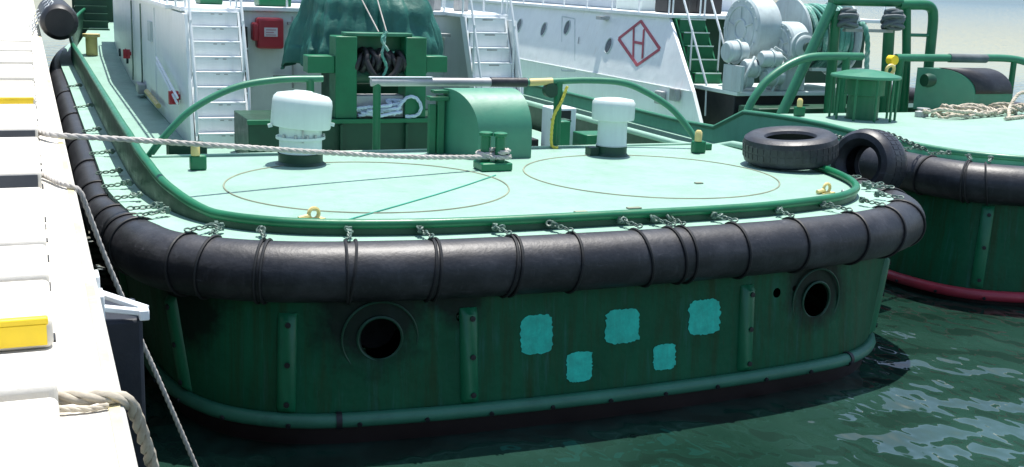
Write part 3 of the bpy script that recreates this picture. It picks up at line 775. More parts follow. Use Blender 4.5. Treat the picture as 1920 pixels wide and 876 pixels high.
st2 = stair(tug, 7.45, 8.28, 18.95, 20.0, MAINZ+.002, 3.40, 8, 'white')
for k in range(8):
    z = MAINZ + (3.40-MAINZ)/8*(k+1); y = 18.95 + 1.05/8*k
    obj('tread_slot', MB().box(7.78, 7.98, y-.004, y+.02, z-.056, z-.034), 'steel', st2)
def railing(root, pts, z, h, mat, step=1.2, mid=(.5,)):
    mb = MB(); P = [Vector((x, y, z)) for x, y in pts]
    mb.tube([p + Vector((0, 0, h)) for p in P], .022, 8)
    for m_ in mid: mb.tube([p + Vector((0, 0, h*m_)) for p in P], .016, 6)
    for p in resample(P, step): mb.tube([p, p + Vector((0, 0, h))], .02, 8)
    return obj('railing', mb, mat, root)
railing(house, [(2.28, 19.9), (2.28, 36)], 3.46, 1.0, 'white')
railing(house, [(3.35, 20.95), (7.40, 20.95)], 3.46, 1.0, 'white', 1.0)
railing(house, [(8.4, 20.2), (8.4, 36)], 3.46, 1.0, 'white')
b = MB()
rnd = random.Random(3)
for k in range(7):
    x = 6.6 + k*.24; y = 21 + rnd.random()*1.6; h = .12 + .2*rnd.random(); b = MB().box(x, x+.12+.1*rnd.random(), y, y+.3, 3.462, 3.462+h); obj('deck_gear', b, 'steel', house, bevel=.01)
b = MB(); b.box(2.9, 3.3, 21.5, 22.2, 3.462, 3.8); obj('upper_locker', b, 'green', house, bevel=.02); b = MB().box(3.9, 4.5, 21.2, 21.7, 3.462, 3.75); obj('upper_locker', b, 'green', house, bevel=.02)
b = MB(); b.box(2.45, 2.8, 23, 23.5, 3.462, 3.75); obj('vent_box', b, 'white_aged', house, bevel=.02)
# green steps up to the foredeck
gs = MB()
for k in range(6): gs.box(1.35, 2.3, 37.4+.28*k, 37.7+.28*k, 2.15+.22*k, 2.20+.22*k)
for k in range(6): gs.box(1.38, 2.28, 37.42+.28*k, 37.44+.28*k, 1.98+.22*k, 2.15+.22*k)
obj('foredeck_steps', gs, 'green_dark', tug)
b = MB(); b.lathe([(.16, 0), (.16, .5), (.24, .52), (.24, .6), (0, .62)], (1.62, 34.5, 1.6), 'z', 16); obj('bollard', b, 'paleyellow', tug)
obj('bow_bulkhead', MB().box(1.3, 8.7, 39, 39.1, 1.5, 3.4), 'green_dark', tug)

# ---- tarpaulin draped over the winch
def tarp():
    rows = []; NR, NC = 44, 220
    for j in range(NR):
        t = j/(NR-1); row = []
        for i in range(NC):
            a = 2*PI*i/NC; ca, sa = math.cos(a), math.sin(a)
            s = 1/max(abs(ca)**3.2 + abs(sa)**3.2, 1e-6)**(1/3.2)
            hx = .72 + .52*min(1, t*1.25)**.75; hy = .45 + .55*min(1, t*1.2)**.8
            fold = .24*t**.7*(noise.noise(Vector((ca*2.6, sa*2.6, t*.7))) + .7*noise.noise(Vector((ca*7.5, sa*7.5, t*.9+4))) + .35*noise.noise(Vector((ca*16, sa*16, t*1.5+4))))
            fold += .07*t*abs(noise.noise(Vector((ca*5 + t*2.5, sa*5, t*1.2+8)))) - .09*max(0, .25-abs(noise.noise(Vector((ca*4.2 - t*1.8, sa*4.2 + t, 17)))))
            fold += .05*noise.noise(Vector((ca*1.5, sa*1.5, t*6)))
            if t < .12: hx *= (.35 + .65*t/.12); hy *= (.35 + .65*t/.12)
            drop = 1.75*t**1.1 + (.12*noise.noise(Vector((ca*3, sa*3, 9))) if t > .85 else 0)
            row.append(Vector((5.42 + ca*s*(hx+fold) - .06*t, 19.25 + sa*s*(hy+fold), 4.3 - drop + .05*noise.noise(Vector((ca*3, sa*3, t*5+2))))))
        rows.append(row)
    mb = MB().loft(rows, True); mb.add(rows[0], [tuple(range(NC))]); return mb
tp = obj('tarpaulin', tarp(), 'tarp', smooth=70, solid=.012, shift=None)
tag(tp, 'crumpled dark green tarpaulin draped over the winch on the front tugboat', 'tarpaulin')
b = MB()
b.tube(catmull([(5.05, 17.35, 3.22), (4.94, 18.0, 3.72), (4.85, 18.45, 4.1)], 8), .011, 6); b.tube(catmull([(5.18, 17.35, 3.22), (5.2, 18.0, 3.75), (5.24, 18.45, 4.15)], 8), .011, 6)
obj('tie_cord', b, 'ropew', tp)
b = MB(); b.box(4.7, 6.2, 18.75, 19.7, MAINZ+.002, 1.7); b.lathe([(.45, -.6), (.45, .6)], (5.45, 19.3, 2.3), 'x', 24); b.box(4.7, 4.85, 18.9, 19.7, 1.7, 2.8); b.box(6.05, 6.2, 18.9, 19.7, 1.7, 2.8)
obj('covered_winch', b, 'green_dark', tug)

# ---------------------------------------------------------------- rubber fender round the stern, with lashings
def fender(root_label, e, xc, z, r, i0, i1, lash, group, seed):
    root = thing('rubber_fender', (xc, e[MID].y, z), root_label, 'fender', group)
    ax = [e[i] + out_normal(e, i)*.015 for i in range(i0, i1)]
    sl = lambda p: max(0, min(1, (p.y-10.4)/1.8)) if p.x < 2 else 0.
    P = resample([Vector((p.x - .03*sl(p), p.y, z - .03*sl(p))) for p in ax], .12)
    rr = [r*(1 - .22*sl(p) + .012*noise.noise(Vector((p.x*1.2, p.y*1.2, seed)))) for p in P]
    obj('rubber_roll', MB().tube(P, rr, 28), 'rubber', root)
    rnd = random.Random(seed)
    for (x, y, dbl) in lash:
        k = min(range(1, len(P)-1), key=lambda k: (P[k].x-x)**2 + (P[k].y-y)**2)
        d = (P[k+1]-P[k-1]).normalized(); nn = Vector((d.y, -d.x, 0)); c = P[k]; rk = rr[k]; b = MB()
        for s in ((-.025, .025) if dbl else (0.,)):
            tilt = rnd.uniform(-.05, .05); pts = []
            for q_ in range(36):
                a = 2*PI*q_/36
                pts.append(c + d*(s + tilt*math.sin(a)) + nn*((rk+.010)*math.cos(a)) + Vector((0, 0, (rk+.010)*math.sin(a))))
            b.tube(pts, .014, 6, closed=True)
        w = obj('lashing_wire', b, 'wire', root)
        b = MB(); lz = z + r + .02; a0 = c + nn*(-.02) + Vector((0, 0, r+.035)); a1 = c - nn*((.26 + .09*rnd.random())*rk/r) + d*rnd.uniform(-.09, .09); a1.z = z+r+.035
        chain_mb(b, a0, a1, .024, .0085)
        for q_ in range(2):
            cc = a0.lerp(a1, .75 + .2*q_) + d*rnd.uniform(-.04, .04)
            b.torus(cc + Vector((0, 0, .012)), .028, .011, (rnd.uniform(-1, 1), rnd.uniform(-1, 1), .8), 10, 5)
        b.bar(a1 + Vector((0, 0, -.03)), a1 + Vector((0, 0, .035)), .05, .03)
        obj('shackle_chain', b, 'galv', root)
    return root
LZF = LZ - .03
xs = [1.16, 1.30, 1.78, 2.45, 3.1, 3.8, 4.5, 5.25, 5.42, 5.72, 6.35, 7.0, 7.75, 8.4, 8.85]
lash = []
for x in xs:
    i = by_x(e1, x, MID-44, MID+44); lash.append((e1[i].x, e1[i].y, x in (1.78, 2.45, 3.1, 3.8)))
lash = [l for l in lash if l[1] < 12]
for y in (10.6, 11.0, 11.6, 12.3, 13.1, 14.6, 16.6, 19.5, 23): lash.append((.8, y, y in (10.9, 11.25)))
for y in (10.3, 10.65, 11.0, 11.5, 12.1): lash.append((9.2, y, False))
fend1 = fender('black rubber fender lashed round the stern of the front tugboat', e1, XC1, LZ-.24, .265, 24, NP-57, lash, 'rubber fenders round the tug sterns', 11)

# ---------------------------------------------------------------- second tug
XC2, DY2 = 15.6, 1.5
LZ2, D2 = 1.84, 1.91
tug2 = thing('tugboat', (XC2, 10.6, 0), 'green tugboat behind on the right with red diamond H mark on its white house', 'tugboat', 'moored tugboats')
e2, r2, b2 = shell(XC2, DY2, BOT2)
hull2mat = M['hull'].copy(); hull2mat.name = 'green_hull_paint_second'
def lz2(i):
    return interp(e2[i].y, [(13.2, LZ2), (14.3, 1.30), (46, 1.3)])
build_hull(tug2, e2, b2, lz2, .15, [])
obj('rubbing_rail', rail_mb(b2, .13, .075, 14, NP-14, [], .04), ['pinkrail', 'black'], tug2)
ribs(tug2, e2, b2, LZ2, .15, [(11.2, 12.75), (11.75, 11.2), (13.4, 10.6), (17, 10.5), (11.3, 16)], .22, 1.34)
obj('ledge', solid_ledge(e2, r2, lz2), 'ledge', tug2, smooth=30)
def ztop2(i):
    p = r2[i]; y = p.y - DY2
    return interp(y, [(10.6, 1.955), (12.2, 2.0), (13.2, 2.04), (14.9, 2.0), (15.25, 1.97), (15.5, 1.88), (15.8, 1.68), (16.1, 1.585), (16.5, 1.555), (28, 1.58), (46, 3.3)])
bw2 = bulwark(tug2, r2, ztop2, lz2, 'bulwark', 'green_pale')
# plating between ledge and main deck of tug 2 port side is the hull itself
YB2 = 16.9
loop = [i for i in range(NP) if r2[i].y < YB2]
pts = [Vector((r2[i].x, r2[i].y, D2)) - out_normal(r2, i)*.018 for i in loop]
pts = [Vector((pts[0].x, YB2, D2))] + pts + [Vector((pts[-1].x, YB2, D2))]
mb = MB(); mb.add(pts, [tuple(range(len(pts)))])
mb.add([pts[0], pts[-1], pts[-1]-Vector((0, 0, .75)), pts[0]-Vector((0, 0, .75))], [(0, 1, 2, 3)])
obj('aft_deck', mb, 'deck', tug2, smooth=20)
maindeck(tug2, XC2, DY2, 4.03, YB2-DY2, [(30, 1.2), (38, 2.2), (42, 2.6)])
lash2 = []
for x in (11.45, 11.62, 11.8, 12.3, 12.5, 12.9, 13.3, 14, 14.7, 15.4, 16.1, 17, 18):
    i = by_x(e2, x, MID-44, MID+44); lash2.append((e2[i].x, e2[i].y, x in (11.62, 12.5)))
for y in (12.6, 13.1): lash2.append((11.4, y, False))
fender('black rubber fender lashed round the stern of the tugboat behind', e2, XC2, LZ2-.20, .27, 57, NP-36, lash2, 'rubber fenders round the tug sterns', 23)

# tug 2 vent, arches, guard
vx, vy = 13.62, 16.1
o = obj('deck_vent', MB().lathe([(.30, 0), (.275, .0), (.275, .42), (.345, .43), (.345, .70), (0, .70)], (vx, vy, D2), 'z', 36), 'green', tug2)
obj('vent_head', MB().lathe([(.34, .0), (.60, .005), (.61, .03), (.60, .055), (.35, .12), (.12, .15), (0, .155)], (vx, vy, D2+.72), 'z', 40), 'green_light', o)
b = MB()
for a in range(0, 360, 36): b.tube([(vx+.56*math.cos(R(a)), vy+.56*math.sin(R(a)), D2), (vx+.56*math.cos(R(a)), vy+.56*math.sin(R(a)), D2+.74)], .022, 6)
obj('guard_rod', b, 'green', o)
b = MB(); b.tube(catmull([(12.15, 17.5, 1.9), (12.28, 17.5, 2.15), (12.55, 17.5, 2.47), (13.0, 17.5, 2.75), (13.45, 17.5, 2.89), (14.0, 17.5, 2.915), (14.66, 17.5, 2.915)], 10), .075, 14)
o = obj('rope_arch', b, 'green_light', tug2); obj('arch_post', MB().tube([(14.3, 17.5, 1.2), (14.3, 17.5, 2.9)], .075, 12), 'green', o)
b = MB(); b.tube(catmull([(15.48, 17.5, 2.90), (17, 17.5, 2.905), (18.6, 17.5, 2.89), (19.2, 17.3, 2.6), (19.5, 17.1, 1.92)], 8), .075, 14)
o = obj('rope_arch', b, 'green_light', tug2)
obj('chafe_sleeve', MB().tube([(16.82, 17.5, 2.905), (17.78, 17.5, 2.90)], .088, 14), 'greyrope', o)
obj('arch_post', MB().tube([(15.6, 17.5, 1.2), (15.6, 17.5, 2.88)], .08, 12), 'green', o); obj('arch_post', MB().tube([(18.55, 17.5, 1.2), (18.55, 17.5, 2.85)], .06, 12), 'green', o)
obj('yellow_pin', MB().lathe([(.09, -.08), (.09, .08)], (15.33, 17.42, 2.86), 'y', 16), 'yellow', o)
obj('ring', MB().torus((15.2, 17.3, 2.68), .09, .032, (0, 1, .2), 20, 8), 'paleyellow', o)
o = obj('fairlead_guard', guard(tug2, 16.83, 17.82, 16.0, 17.35, 16.75, 17.45, D2+.002, 2.72, .45, None), 'guard', tug2, bevel=.01)
rows = []
for k in range(11):
    a = PI/2*k/10; yy = 16.75 + .45*(1-math.cos(a)) - .012*math.cos(a); zz = 2.72-.45 + .45*math.sin(a) + .012*math.sin(a)
    t = (yy-16.75)/.7; rows.append([Vector((16.83-.83*t+.02, yy, zz)), Vector((17.82-.47*t-.02, yy, zz))])
obj('rubber_cover', MB().loft(rows), 'rubber', o, solid=.012)
obj('hinge_knob', MB().lathe([(.12, -.1), (.14, 0), (.12, .1)], (15.98, 17.1, 2.5), 'x', 16), 'green_dark', o)
chock(tug2, 12.6, 16.55, D2)
# gog frame with rope-wrapped rollers
fr = MB()
fr.tube([(13.28, 18.0, 1.75), (14.25, 18.0, 3.86)], .10, 14)
gf = obj('tow_frame', fr, 'green_light', tug2)
obj('frame_post', MB().tube([(14.42, 18, 1.2), (14.34, 18, 3.75)], .10, 14), 'green', gf)
obj('frame_post', MB().tube([(15.82, 18, 1.2), (15.66, 18, 3.75)], .11, 14), 'green', gf)
obj('frame_beam', MB().tube([(14.2, 18, 3.93), (15.9, 18, 3.95)], .09, 14), 'green', gf)
for x, rr in ((14.52, .17), (15.62, .20)):
    b = MB()
    for k in range(16): b.torus((x + .03*math.sin(k*2.1), 17.84 + .03*math.cos(k*1.7), 3.62+.13*math.sin(k*1.3)), rr*(1-.28*abs(math.sin(k*1.3))) + .02*math.sin(k*5), .036, (.45*math.sin(k*3.1), .45*math.cos(k*2.3), 1), 20, 7)
    obj('rope_wrapping', b, 'greyrope', gf)
obj('roller_bar', MB().box(14.5, 15.66, 17.85, 17.95, 3.36, 3.42), 'steel', gf)
b = MB(); b.tube(catmull([(16.3, 18, 1.2), (16.22, 18, 2.6), (16.06, 18, 3.84)], 6), .085, 14); o = obj('u_frame', b, 'green', tug2)
b = MB(); b.tube(catmull([(15.85, 18, 3.90), (16.2, 18, 3.91), (16.55, 18, 3.91), (16.70, 18, 3.84), (16.76, 18, 3.68), (16.78, 18, 3.3), (16.8, 18, 2.0), (16.8, 18, 1.2)], 8), .10, 14)
obj('frame_pipe', b, 'green', o); obj('frame_rung', MB().tube([(16.14, 18, 3.32), (16.78, 18, 3.32)], .035, 10), 'green_light', o)
# deckhouse of tug 2: knuckled white wall, door, portholes, red diamond
def wx(z): return 12.5 + max(0, .276*(z-2.0))
hs = MB(); Y0a, Y0b, Y0c = 19.62, 20.05, 21.78
sec = lambda z, y: Vector((wx(z), y, z))
XR = 18.8
Pp = [sec(1.21, 19.5), sec(2.0, 20.0), sec(3.42, 21.78)]
P2 = [sec(1.21, 38), sec(2.0, 38), sec(3.42, 38)]
hs.loft([Pp, P2])
hs.add([Pp[0], Vector((12.58, 19.5, 1.21)), Vector((12.58, 20.0, 2.0)), Pp[1]], [(0, 1, 2, 3)])
hs.add([Pp[1], Vector((12.58, 20.0, 2.0)), Vector((12.96, 21.78, 3.42)), Pp[2]], [(0, 1, 2, 3)])
hs.add([Pp[2], Vector((12.96, 21.78, 3.42)), Vector((12.96, 38, 3.42)), P2[2]], [(0, 1, 2, 3)])
hs.add([Vector((12.58, 19.5, 1.21)), Vector((12.58, 20, 2)), Vector((12.96, 21.78, 3.42)), Vector((12.96, 38, 3.42)), Vector((12.58, 38, 1.21))], [(0, 1, 2, 3, 4)])
house2 = obj('deckhouse', hs, 'white', tug2, smooth=10)
obj('aft_wall', MB().box(12.97, XR, 22.4, 37.9, 1.21, 3.40), 'green_dark', house2)
obj('upper_deck', MB().box(12.80, XR+.1, 21.7, 38.2, 3.425, 3.50), 'white', house2, bevel=.01)
def wallp(y, z, off=.01): return Vector((wx(z)-off, y, z))
DIA = [(22.95, 3.30), (21.76, 2.75), (22.53, 2.34), (23.75, 2.86)]
def wline(mb, a, b, w, off=.008):
    pa, pb = wallp(*a, off), wallp(*b, off); nrm = Vector((-1, 0, .276)).normalized()
    mb.bar(pa, pb, w, .008, nrm)
b = MB()
for k in range(4): wline(b, DIA[k], DIA[(k+1) % 4], .075, .006+.0015*k)
em = obj('diamond_emblem', b, 'signred', house2)
b = MB(); wline(b, (23.2, 3.17), (22.77, 2.44), .06, .014); wline(b, (22.7, 3.13), (22.38, 2.50), .06, .0155); wline(b, (22.98, 2.83), (22.53, 2.82), .06, .017)
obj('letter_h', b, 'signred', em)
def port(y, z, hy=.15, hz=.19):
    rot = Vector((0, 0, 1)).rotation_difference(Vector((-1, 0, .276)).normalized()).to_matrix()
    c = wallp(y, z, 0); n_ = Vector((-1, 0, .276)).normalized()
    b = MB(); N = 24; u_ = Vector((0, 1, 0)); v_ = n_.cross(u_)
    pts = [c + n_*.012 + u_*(hy*math.cos(2*PI*k/N)) + v_*(hz*math.sin(2*PI*k/N)) for k in range(N)]
    b.add(pts, [tuple(range(N))]); o = obj('porthole', b, 'glass', house2)
    obj('porthole_rim', MB().tube([p for p in pts], .016, 6, closed=True), 'white_aged', o)
for a in ((28.0, 2.86), (26.62, 2.97), (24.12, 2.67), (29.69, 2.88)): port(*a)
b = MB(); D = [(27.12, 3.24), (26.34, 3.21), (25.49, 1.95), (26.26, 1.9)]
for k in range(4): wline(b, D[k], D[(k+1) % 4], .03, .006+.001*k)
dr = obj('door', b, 'white_aged', house2)
b = MB(); wline(b, (25.76, 2.78), (25.7, 2.62), .035, .03); obj('door_handle', b, 'steel', dr)
b = MB(); b.tube([(12.49, 20.1, 2.0), (12.49, 38, 2.0)], .012, 6); obj('knuckle_bar', b, 'white', house2)
b = MB(); b.box(12.62, 12.86, 24.5, 24.75, 3.26, 3.34); obj('wall_lamp', b, 'steel', house2)
b = MB(); b.box(12.36, 12.47, 21.0, 21.3, 1.62, 1.9); obj('deck_valve', b, 'steel', house2, bevel=.02); b = MB().box(12.34, 12.47, 20.4, 20.65, 1.75, 2.02); obj('deck_valve', b, 'steel', house2, bevel=.02)
sr = stair(tug2, 12.98, 13.72, 20.2, 21.72, 1.22, 3.42, 8, 'green', True, 'white', .9)
b = MB()
for k in range(8):
    z = 1.22 + 2.2/8*(k+1); y = 20.2 + 1.52/8*k; b.box(13.03, 13.67, y-.02, y-.001, z-.022, z+.003)
obj('tread_nosing', b, 'cream', sr)
railing(house2, [(12.95, 21.9), (12.95, 38)], 3.5, 1.0, 'white', 1.3)
railing(house2, [(13.8, 21.8), (18.8, 21.8)], 3.5, 1.0, 'white', 1.3)
b = MB(); b.box(13.6, 15.0, 24.3, 25.6, 3.502, 4.3); obj('upper_locker', b, 'cream', house2, bevel=.02)
b = MB(); b.box(13.5, 14.1, 22.9, 23.5, 3.502, 3.95); b.box(14.4, 15.1, 23.1, 23.7, 3.502, 3.9); obj('engine_vent', b, 'black', house2, bevel=.03)
obj('wheelhouse', MB().box(14, 18, 26.5, 34, 3.502, 6.7), 'white', house2, bevel=.03)
obj('window_band', MB().box(14.15, 17.85, 26.46, 26.497, 3.9, 5.6), 'glass', house2)
# ---- white anchor/tow winch on tug 2
wn = obj('winch', MB().box(13.0, 16.6, 19.2, 20.8, 1.202, 2.0), 'black', tug2, bevel=.02)
obj('winch_bed', MB().box(12.95, 16.7, 19.05, 20.9, 2.003, 2.09), 'cream', wn, bevel=.015)
def gearcase(cx, cy, cz, r, x0, x1):
    b = MB(); b.lathe([(0, 0), (r*.93, 0), (r, .04), (r, x1-x0-.04), (r*.93, x1-x0), (0, x1-x0)], (x0, cy, cz), 'x', 40)
    b.torus((x0-.002, cy, cz), r*.72, .02, (1, 0, 0), 32, 6); b.torus((x0-.004, cy, cz), r*.30, .03, (1, 0, 0), 24, 6)
    for k in range(14):
        a = 2*PI*k/14; b.lathe([(.022, 0), (.022, .03)], (x0-.028, cy + r*.86*math.cos(a), cz + r*.86*math.sin(a)), 'x', 6)
    for k in range(5):
        a = 2*PI*k/5+.3; b.bar((x0-.006, cy + r*.34*math.cos(a), cz + r*.34*math.sin(a)), (x0-.006, cy + r*.68*math.cos(a), cz + r*.68*math.sin(a)), .045, .03)
    return b
obj('gear_case', gearcase(0, 20.0, 3.28, .66, 13.55, 14.15), 'white_aged', wn)
obj('gear_case', gearcase(0, 19.4, 2.98, .50, 14.1, 14.55), 'white_aged', wn)
b = MB(); b.lathe([(0, -.03), (.2, -.03), (.24, 0), (.24, .05), (.3, .06), (.3, .12), (0, .12)], (14.33, 18.80, 3.0), 'y', 28); obj('brake_hub', b, 'white_aged', wn)
obj('hub_bore', MB().lathe([(0, -.05), (.1, -.05), (.1, 0), (0, 0)], (14.33, 18.78, 3.0), 'y', 20), 'galv', wn)
obj('gear_foot', MB().box(14.0, 14.62, 19.1, 19.7, 2.093, 2.75), 'white_aged', wn, bevel=.04)
rnd = random.Random(5)
for (x, y, z, r, l) in ((13.1, 19.5, 2.85, .22, .45), (13.35, 19.2, 2.55, .18, .5), (13.6, 19.0, 2.75, .16, .45), (13.75, 19.05, 2.4, .2, .4), (13.2, 19.3, 2.3, .17, .4)):
    b = MB(); b.lathe([(0, 0), (r*.8, 0), (r, .05), (r, l*.5), (r*1.15, l*.5), (r*1.15, l*.58), (r*.9, l*.6), (r*.9, l), (r*.5, l+.03), (0, l+.03)], (x-.2, y, z), 'x', 24)
    obj('drive_motor', b, 'white_aged', wn)
b = MB()
for k in range(7): 
    p0 = Vector((13+1.2*rnd.random(), 18.95+.3*rnd.random(), 2.1+.3*rnd.random())); b.tube(catmull([p0, p0+Vector((.1, -.05, .35)), p0+Vector((.35*rnd.uniform(-1, 1), .05, .6))], 6), .03, 8)
b.box(12.95, 13.02, 18.95, 19.6, 2.093, 2.6); b.box(13.5, 13.56, 18.95, 19.1, 2.093, 2.5)
obj('hydraulic_pipe', b, 'white_aged', wn)
b = MB(); b.lathe([(.36, -.65), (.36, .65)], (15.35, 20.0, 3.15), 'x', 32)
dm = obj('drum', b, 'galv', wn)
for x in (14.72, 16.0): obj('drum_flange', MB().lathe([(0, -.03), (.82, -.03), (.84, 0), (.82, .03), (0, .03)], (x, 20.0, 3.15), 'x', 40), 'white_aged', dm)
b = MB(); rnd = random.Random(8)
for lay in range(3):
    for k in range(17):
        x = 14.80 + 1.13*k/16 + rnd.uniform(-.02, .02); b.torus((x, 20.0, 3.15), .45+.1*lay + rnd.uniform(-.02, .02), .042, (1, rnd.uniform(-.12, .12), rnd.uniform(-.12, .12)), 36, 7)
obj('wound_rope', b, 'ropeg', dm)
b = MB(); b.box(14.8, 16.2, 19.15, 19.25, 2.5, 2.56); b.box(14.8, 16.2, 19.15, 19.25, 2.78, 2.84); obj('guard_bar', b, 'cream', wn)
b = MB(); b.box(12.9, 19, 18.2, 18.9, 1.203, 1.85); obj('deck_coaming', b, 'green_dark', tug2, bevel=.02)

# ---------------------------------------------------------------- tyres between the tugs
def tyre(name, c, axis, R_, w, label, hang):
    ax = Vector(axis).normalized(); rot = Vector((0, 0, 1)).rotation_difference(ax).to_matrix()
    root = thing(name, c, label, 'tyre', 'old tyres hung between the tugs')
    prof = []; ri = R_*.52
    loopp = [(ri, -w*.32), (ri+.02, -w*.42), (R_*.72, -w*.52), (R_*.88, -w*.5), (R_*.97, -w*.40), (R_, -w*.22), (R_, w*.22), (R_*.97, w*.40), (R_*.88, w*.5), (R_*.72, w*.52), (ri+.02, w*.42), (ri, w*.32), (ri+.05, w*.28), (R_*.9, w*.38), (R_*.93, 0), (R_*.9, -w*.38), (ri+.05, -w*.28), (ri, -w*.32)]
    mb = MB().lathe(loopp, c, 'z', 56, rot); mb.f = [f for f in mb.f if len(f) == 4]; mb.mi = mb.mi[:len(mb.f)]
    obj('tyre_casing', mb, 'tyre', root)
    tb = MB()
    for k in range(40):
        a = 2*PI*k/40
        for s in (-1, 1):
            p = Vector((R_*math.cos(a), R_*math.sin(a), s*w*.13)); t_ = Vector((-math.sin(a), math.cos(a), 0)); n_ = Vector((math.cos(a), math.sin(a), 0))
            mm = Matrix((t_, Vector((0, 0, 1)), n_)).transposed()
            tb.obox(Vector(c) + rot @ p, R_*.11, w*.2, .007, rot @ mm)
    obj('tread', tb, 'tyre', root)
    b = MB(); chain_mb(b, hang[0], hang[1], .035, .011); obj('chain', b, 'galv', root)
    return root
tyre('tyre', (8.98, 11.92, 2.105), (-.10, -.03, 1), .60, .36, 'big black tyre lying flat over the edge of the front tugboat deck', ((9.5, 12.0, 2.28), (11.0, 12.9, 1.98)))
tyre('tyre', (10.33, 11.98, 1.84), (-.93, -.32, .10), .47, .50, 'black tyre standing upright beside the flat tyre between the two tugboats', ((10.6, 11.95, 2.25), (11.5, 12.2, 1.98)))

# ---------------------------------------------------------------- ropes
b = rope_mb([(-.02, 11.62, 2.52), (.06, 11.42, 2.515), (.20, 11.16, 2.52), (.6, 11.15, 2.49), (1.5, 11.45, 2.37), (2.8, 11.85, 2.20), (4.0, 12.15, 2.07), (4.85, 12.33, 2.02), (5.02, 12.26, 2.02)], .029)
b = rope_mb(catmull([(5.02, 12.26, 2.02), (5.19, 12.26, 2.02), (5.21, 12.38, 2.025), (5.08, 12.43, 2.03), (5.02, 12.35, 2.04), (4.9, 12.33, 2.05), (4.86, 12.45, 2.05), (4.96, 12.51, 2.06), (5.05, 12.44, 2.07), (5.1, 12.25, 2.08), (5.2, 12.30, 2.09), (5.16, 12.42, 2.09), (4.98, 12.36, 2.1)], 4), .029, mb=b, sub=3)
o = obj('mooring_rope', b, 'ropew', smooth=60); tag(o, 'long pale mooring rope stretched from the quay to the twin bitt on deck', 'rope')
b = rope_mb([(-.02, 9.34, 2.50), (.06, 9.16, 2.485), (.15, 8.88, 2.48), (.225, 8.74, 2.478), (.285, 8.71, 2.44), (.33, 8.72, 2.30), (.45, 8.76, 1.9), (.62, 8.82, 1.4), (.85, 8.90, .75), (1.14, 9.0, -.1)], .02)
o = obj('hanging_rope', b, 'ropew', smooth=60); tag(o, 'thin pale rope hanging over the quay edge straight down into the water', 'rope')
b = rope_mb([(-.02, 4.26, 2.50), (.05, 4.25, 2.495), (.13, 4.235, 2.49), (.20, 4.23, 2.488), (.268, 4.26, 2.455), (.30, 4.33, 2.38), (.34, 4.43, 2.22), (.375, 4.55, 2.05), (.40, 4.62, 1.8), (.41, 4.66, 1.2), (.41, 4.68, -.2)], .028)
b = rope_mb([(-.02, 4.20, 2.48), (.06, 4.185, 2.472), (.14, 4.18, 2.466), (.20, 4.19, 2.47)], .012, mb=b)
o = obj('hanging_rope', b, 'ropet', smooth=60); tag(o, 'thick tan rope curving over the near quay edge at bottom left', 'rope')
# coil of bluish rope on the bitt platform
b = MB(); rnd = random.Random(2)
P = []
for k in range(90):
    a = k*.42; rr = .15 + .22*rnd.random(); P.append((4.98 + .38*rr/.28*math.cos(a) + rnd.uniform(-.04, .04), 16.75 + .30*math.sin(a)*rr/.35 + .45, 1.93 + .0029*k*(1-.55*abs(math.sin(a*.5))) + rnd.uniform(0, .05)))
b = rope_mb(P, .026, sub=3, mb=b)
b = rope_mb([(5.2, 17.0, 1.95), (5.3, 16.96, 2.12), (5.42, 16.95, 2.24), (5.56, 16.95, 2.22), (5.64, 16.95, 2.08), (5.58, 16.98, 1.95), (5.4, 17.02, 1.93)], .028, mb=b)
b.v = [(x, y - .02 if y > 17 else y, z) for x, y, z in b.v]
o = obj('rope_coil', b, 'ropeb', smooth=60); tag(o, 'loose coil of bluish white rope lying on the green platform under the towing bitt', 'rope')
# black rope pad bundle on bitt
b = MB()
rnd = random.Random(4)
for k in range(13): b.torus((4.67 + .058*k, 17.2 + rnd.uniform(-.03, .03), 2.76 + rnd.uniform(-.05, .04)), .13 + .05*rnd.random(), .045, (1, rnd.uniform(-.5, .5), rnd.uniform(-.4, .4)), 20, 7)
b.tube(catmull([(4.75, 17.0, 2.8), (4.85, 16.95, 2.6), (5.0, 17.0, 2.5), (5.2, 16.96, 2.6), (5.3, 17.0, 2.85)], 6), .05, 8)
o = obj('towline_wrap', b, 'black', smooth=60); tag(o, 'black wrapped towline turns round the pin between the green bitt pillars', 'rope')
b = rope_mb([(5.06, 17.05, 3.24), (5.04, 17.0, 3.05), (5.0, 16.98, 2.9), (5.08, 17.0, 2.7), (5.02, 17.0, 2.55)], .024); b = rope_mb([(5.10, 17.06, 3.24), (5.0, 17.0, 3.12), (5.1, 16.98, 2.95)], .024, mb=b)
o = obj('lashing_rope', b, 'ropeg', smooth=60); tag(o, 'short green and white rope knotted over the top plate of the towing bitt', 'rope')
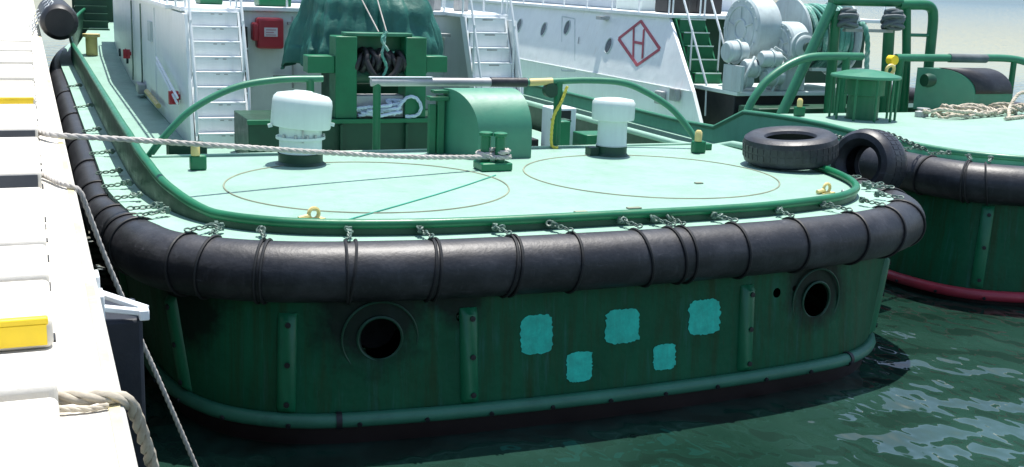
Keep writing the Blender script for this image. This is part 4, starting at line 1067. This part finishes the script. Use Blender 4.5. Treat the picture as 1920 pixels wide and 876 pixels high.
b = MB().tube(catmull([(4.9, 11.95, DECKZ+.008), (4.2, 11.28, DECKZ+.008), (3.4, 10.58, DECKZ+.008), (2.5, 9.83, DECKZ+.008)], 6), .0065, 6)
o = obj('messenger_cord', b, 'tealrope'); tag(o, 'thin teal cord lying across the mint deck from the twin bitt towards the stern', 'cord')
b = rope_mb([(6.72, 13.93, 2.70), (6.64, 13.92, 2.5), (6.54, 13.93, 2.3), (6.50, 13.9, 2.05), (6.50, 13.86, 1.89), (6.56, 13.8, 1.88)], .022)
o = obj('yellow_line', b, 'plastic', smooth=60); tag(o, 'yellow line hanging from the green arch post beside the small white vent', 'rope')
b = rope_mb(catmull([(14.86, 17.9, 3.52), (14.84, 17.75, 3.50), (14.9, 17.70, 3.3), (14.96, 17.72, 3.05), (15.0, 17.75, 2.8), (15.02, 17.7, 2.1), (15.1, 17.65, 1.95)], 4), .05, sub=3)
o = obj('tow_rope', b, 'ropeg', smooth=60); tag(o, 'thick green and white tow rope hanging from the tow frame between its rollers', 'rope')
# rope pile on tug 2
P = []; rnd = random.Random(12)
for k in range(120):
    t = k/119; a = k*.55; P.append((15.3 + 2.6*t + .42*math.cos(a)*(1-.3*t), 15.95 + .7*t + .26*math.sin(a), D2+.04+.12*rnd.random()+.05*math.sin(a*.5)))
b = rope_mb(P, .033, sub=3)
b = rope_mb([(16.6, 15.6, 1.95), (16.9, 15.9, 2.1), (17.4, 16.2, 2.32), (17.9, 16.4, 2.3), (18.3, 16.3, 2.1), (18.0, 16.0, 1.97), (17.3, 15.8, 1.95), (16.4, 15.5, 1.95)], .035, mb=b)
o = obj('rope_pile', b, 'ropet', smooth=60); tag(o, 'untidy heap of tan rope on the aft deck of the right hand tugboat', 'rope')
b = MB(); b.lathe([(.10, 0), (.10, .12), (.12, .13), (.12, .15), (0, .16)], (15.2, 16.3, D2+.001), 'z', 16); b.lathe([(.08, 0), (.08, .1), (0, .12)], (15.02, 16.2, D2+.001), 'z', 16)
obj('deck_filler', b, 'steel', tug2)
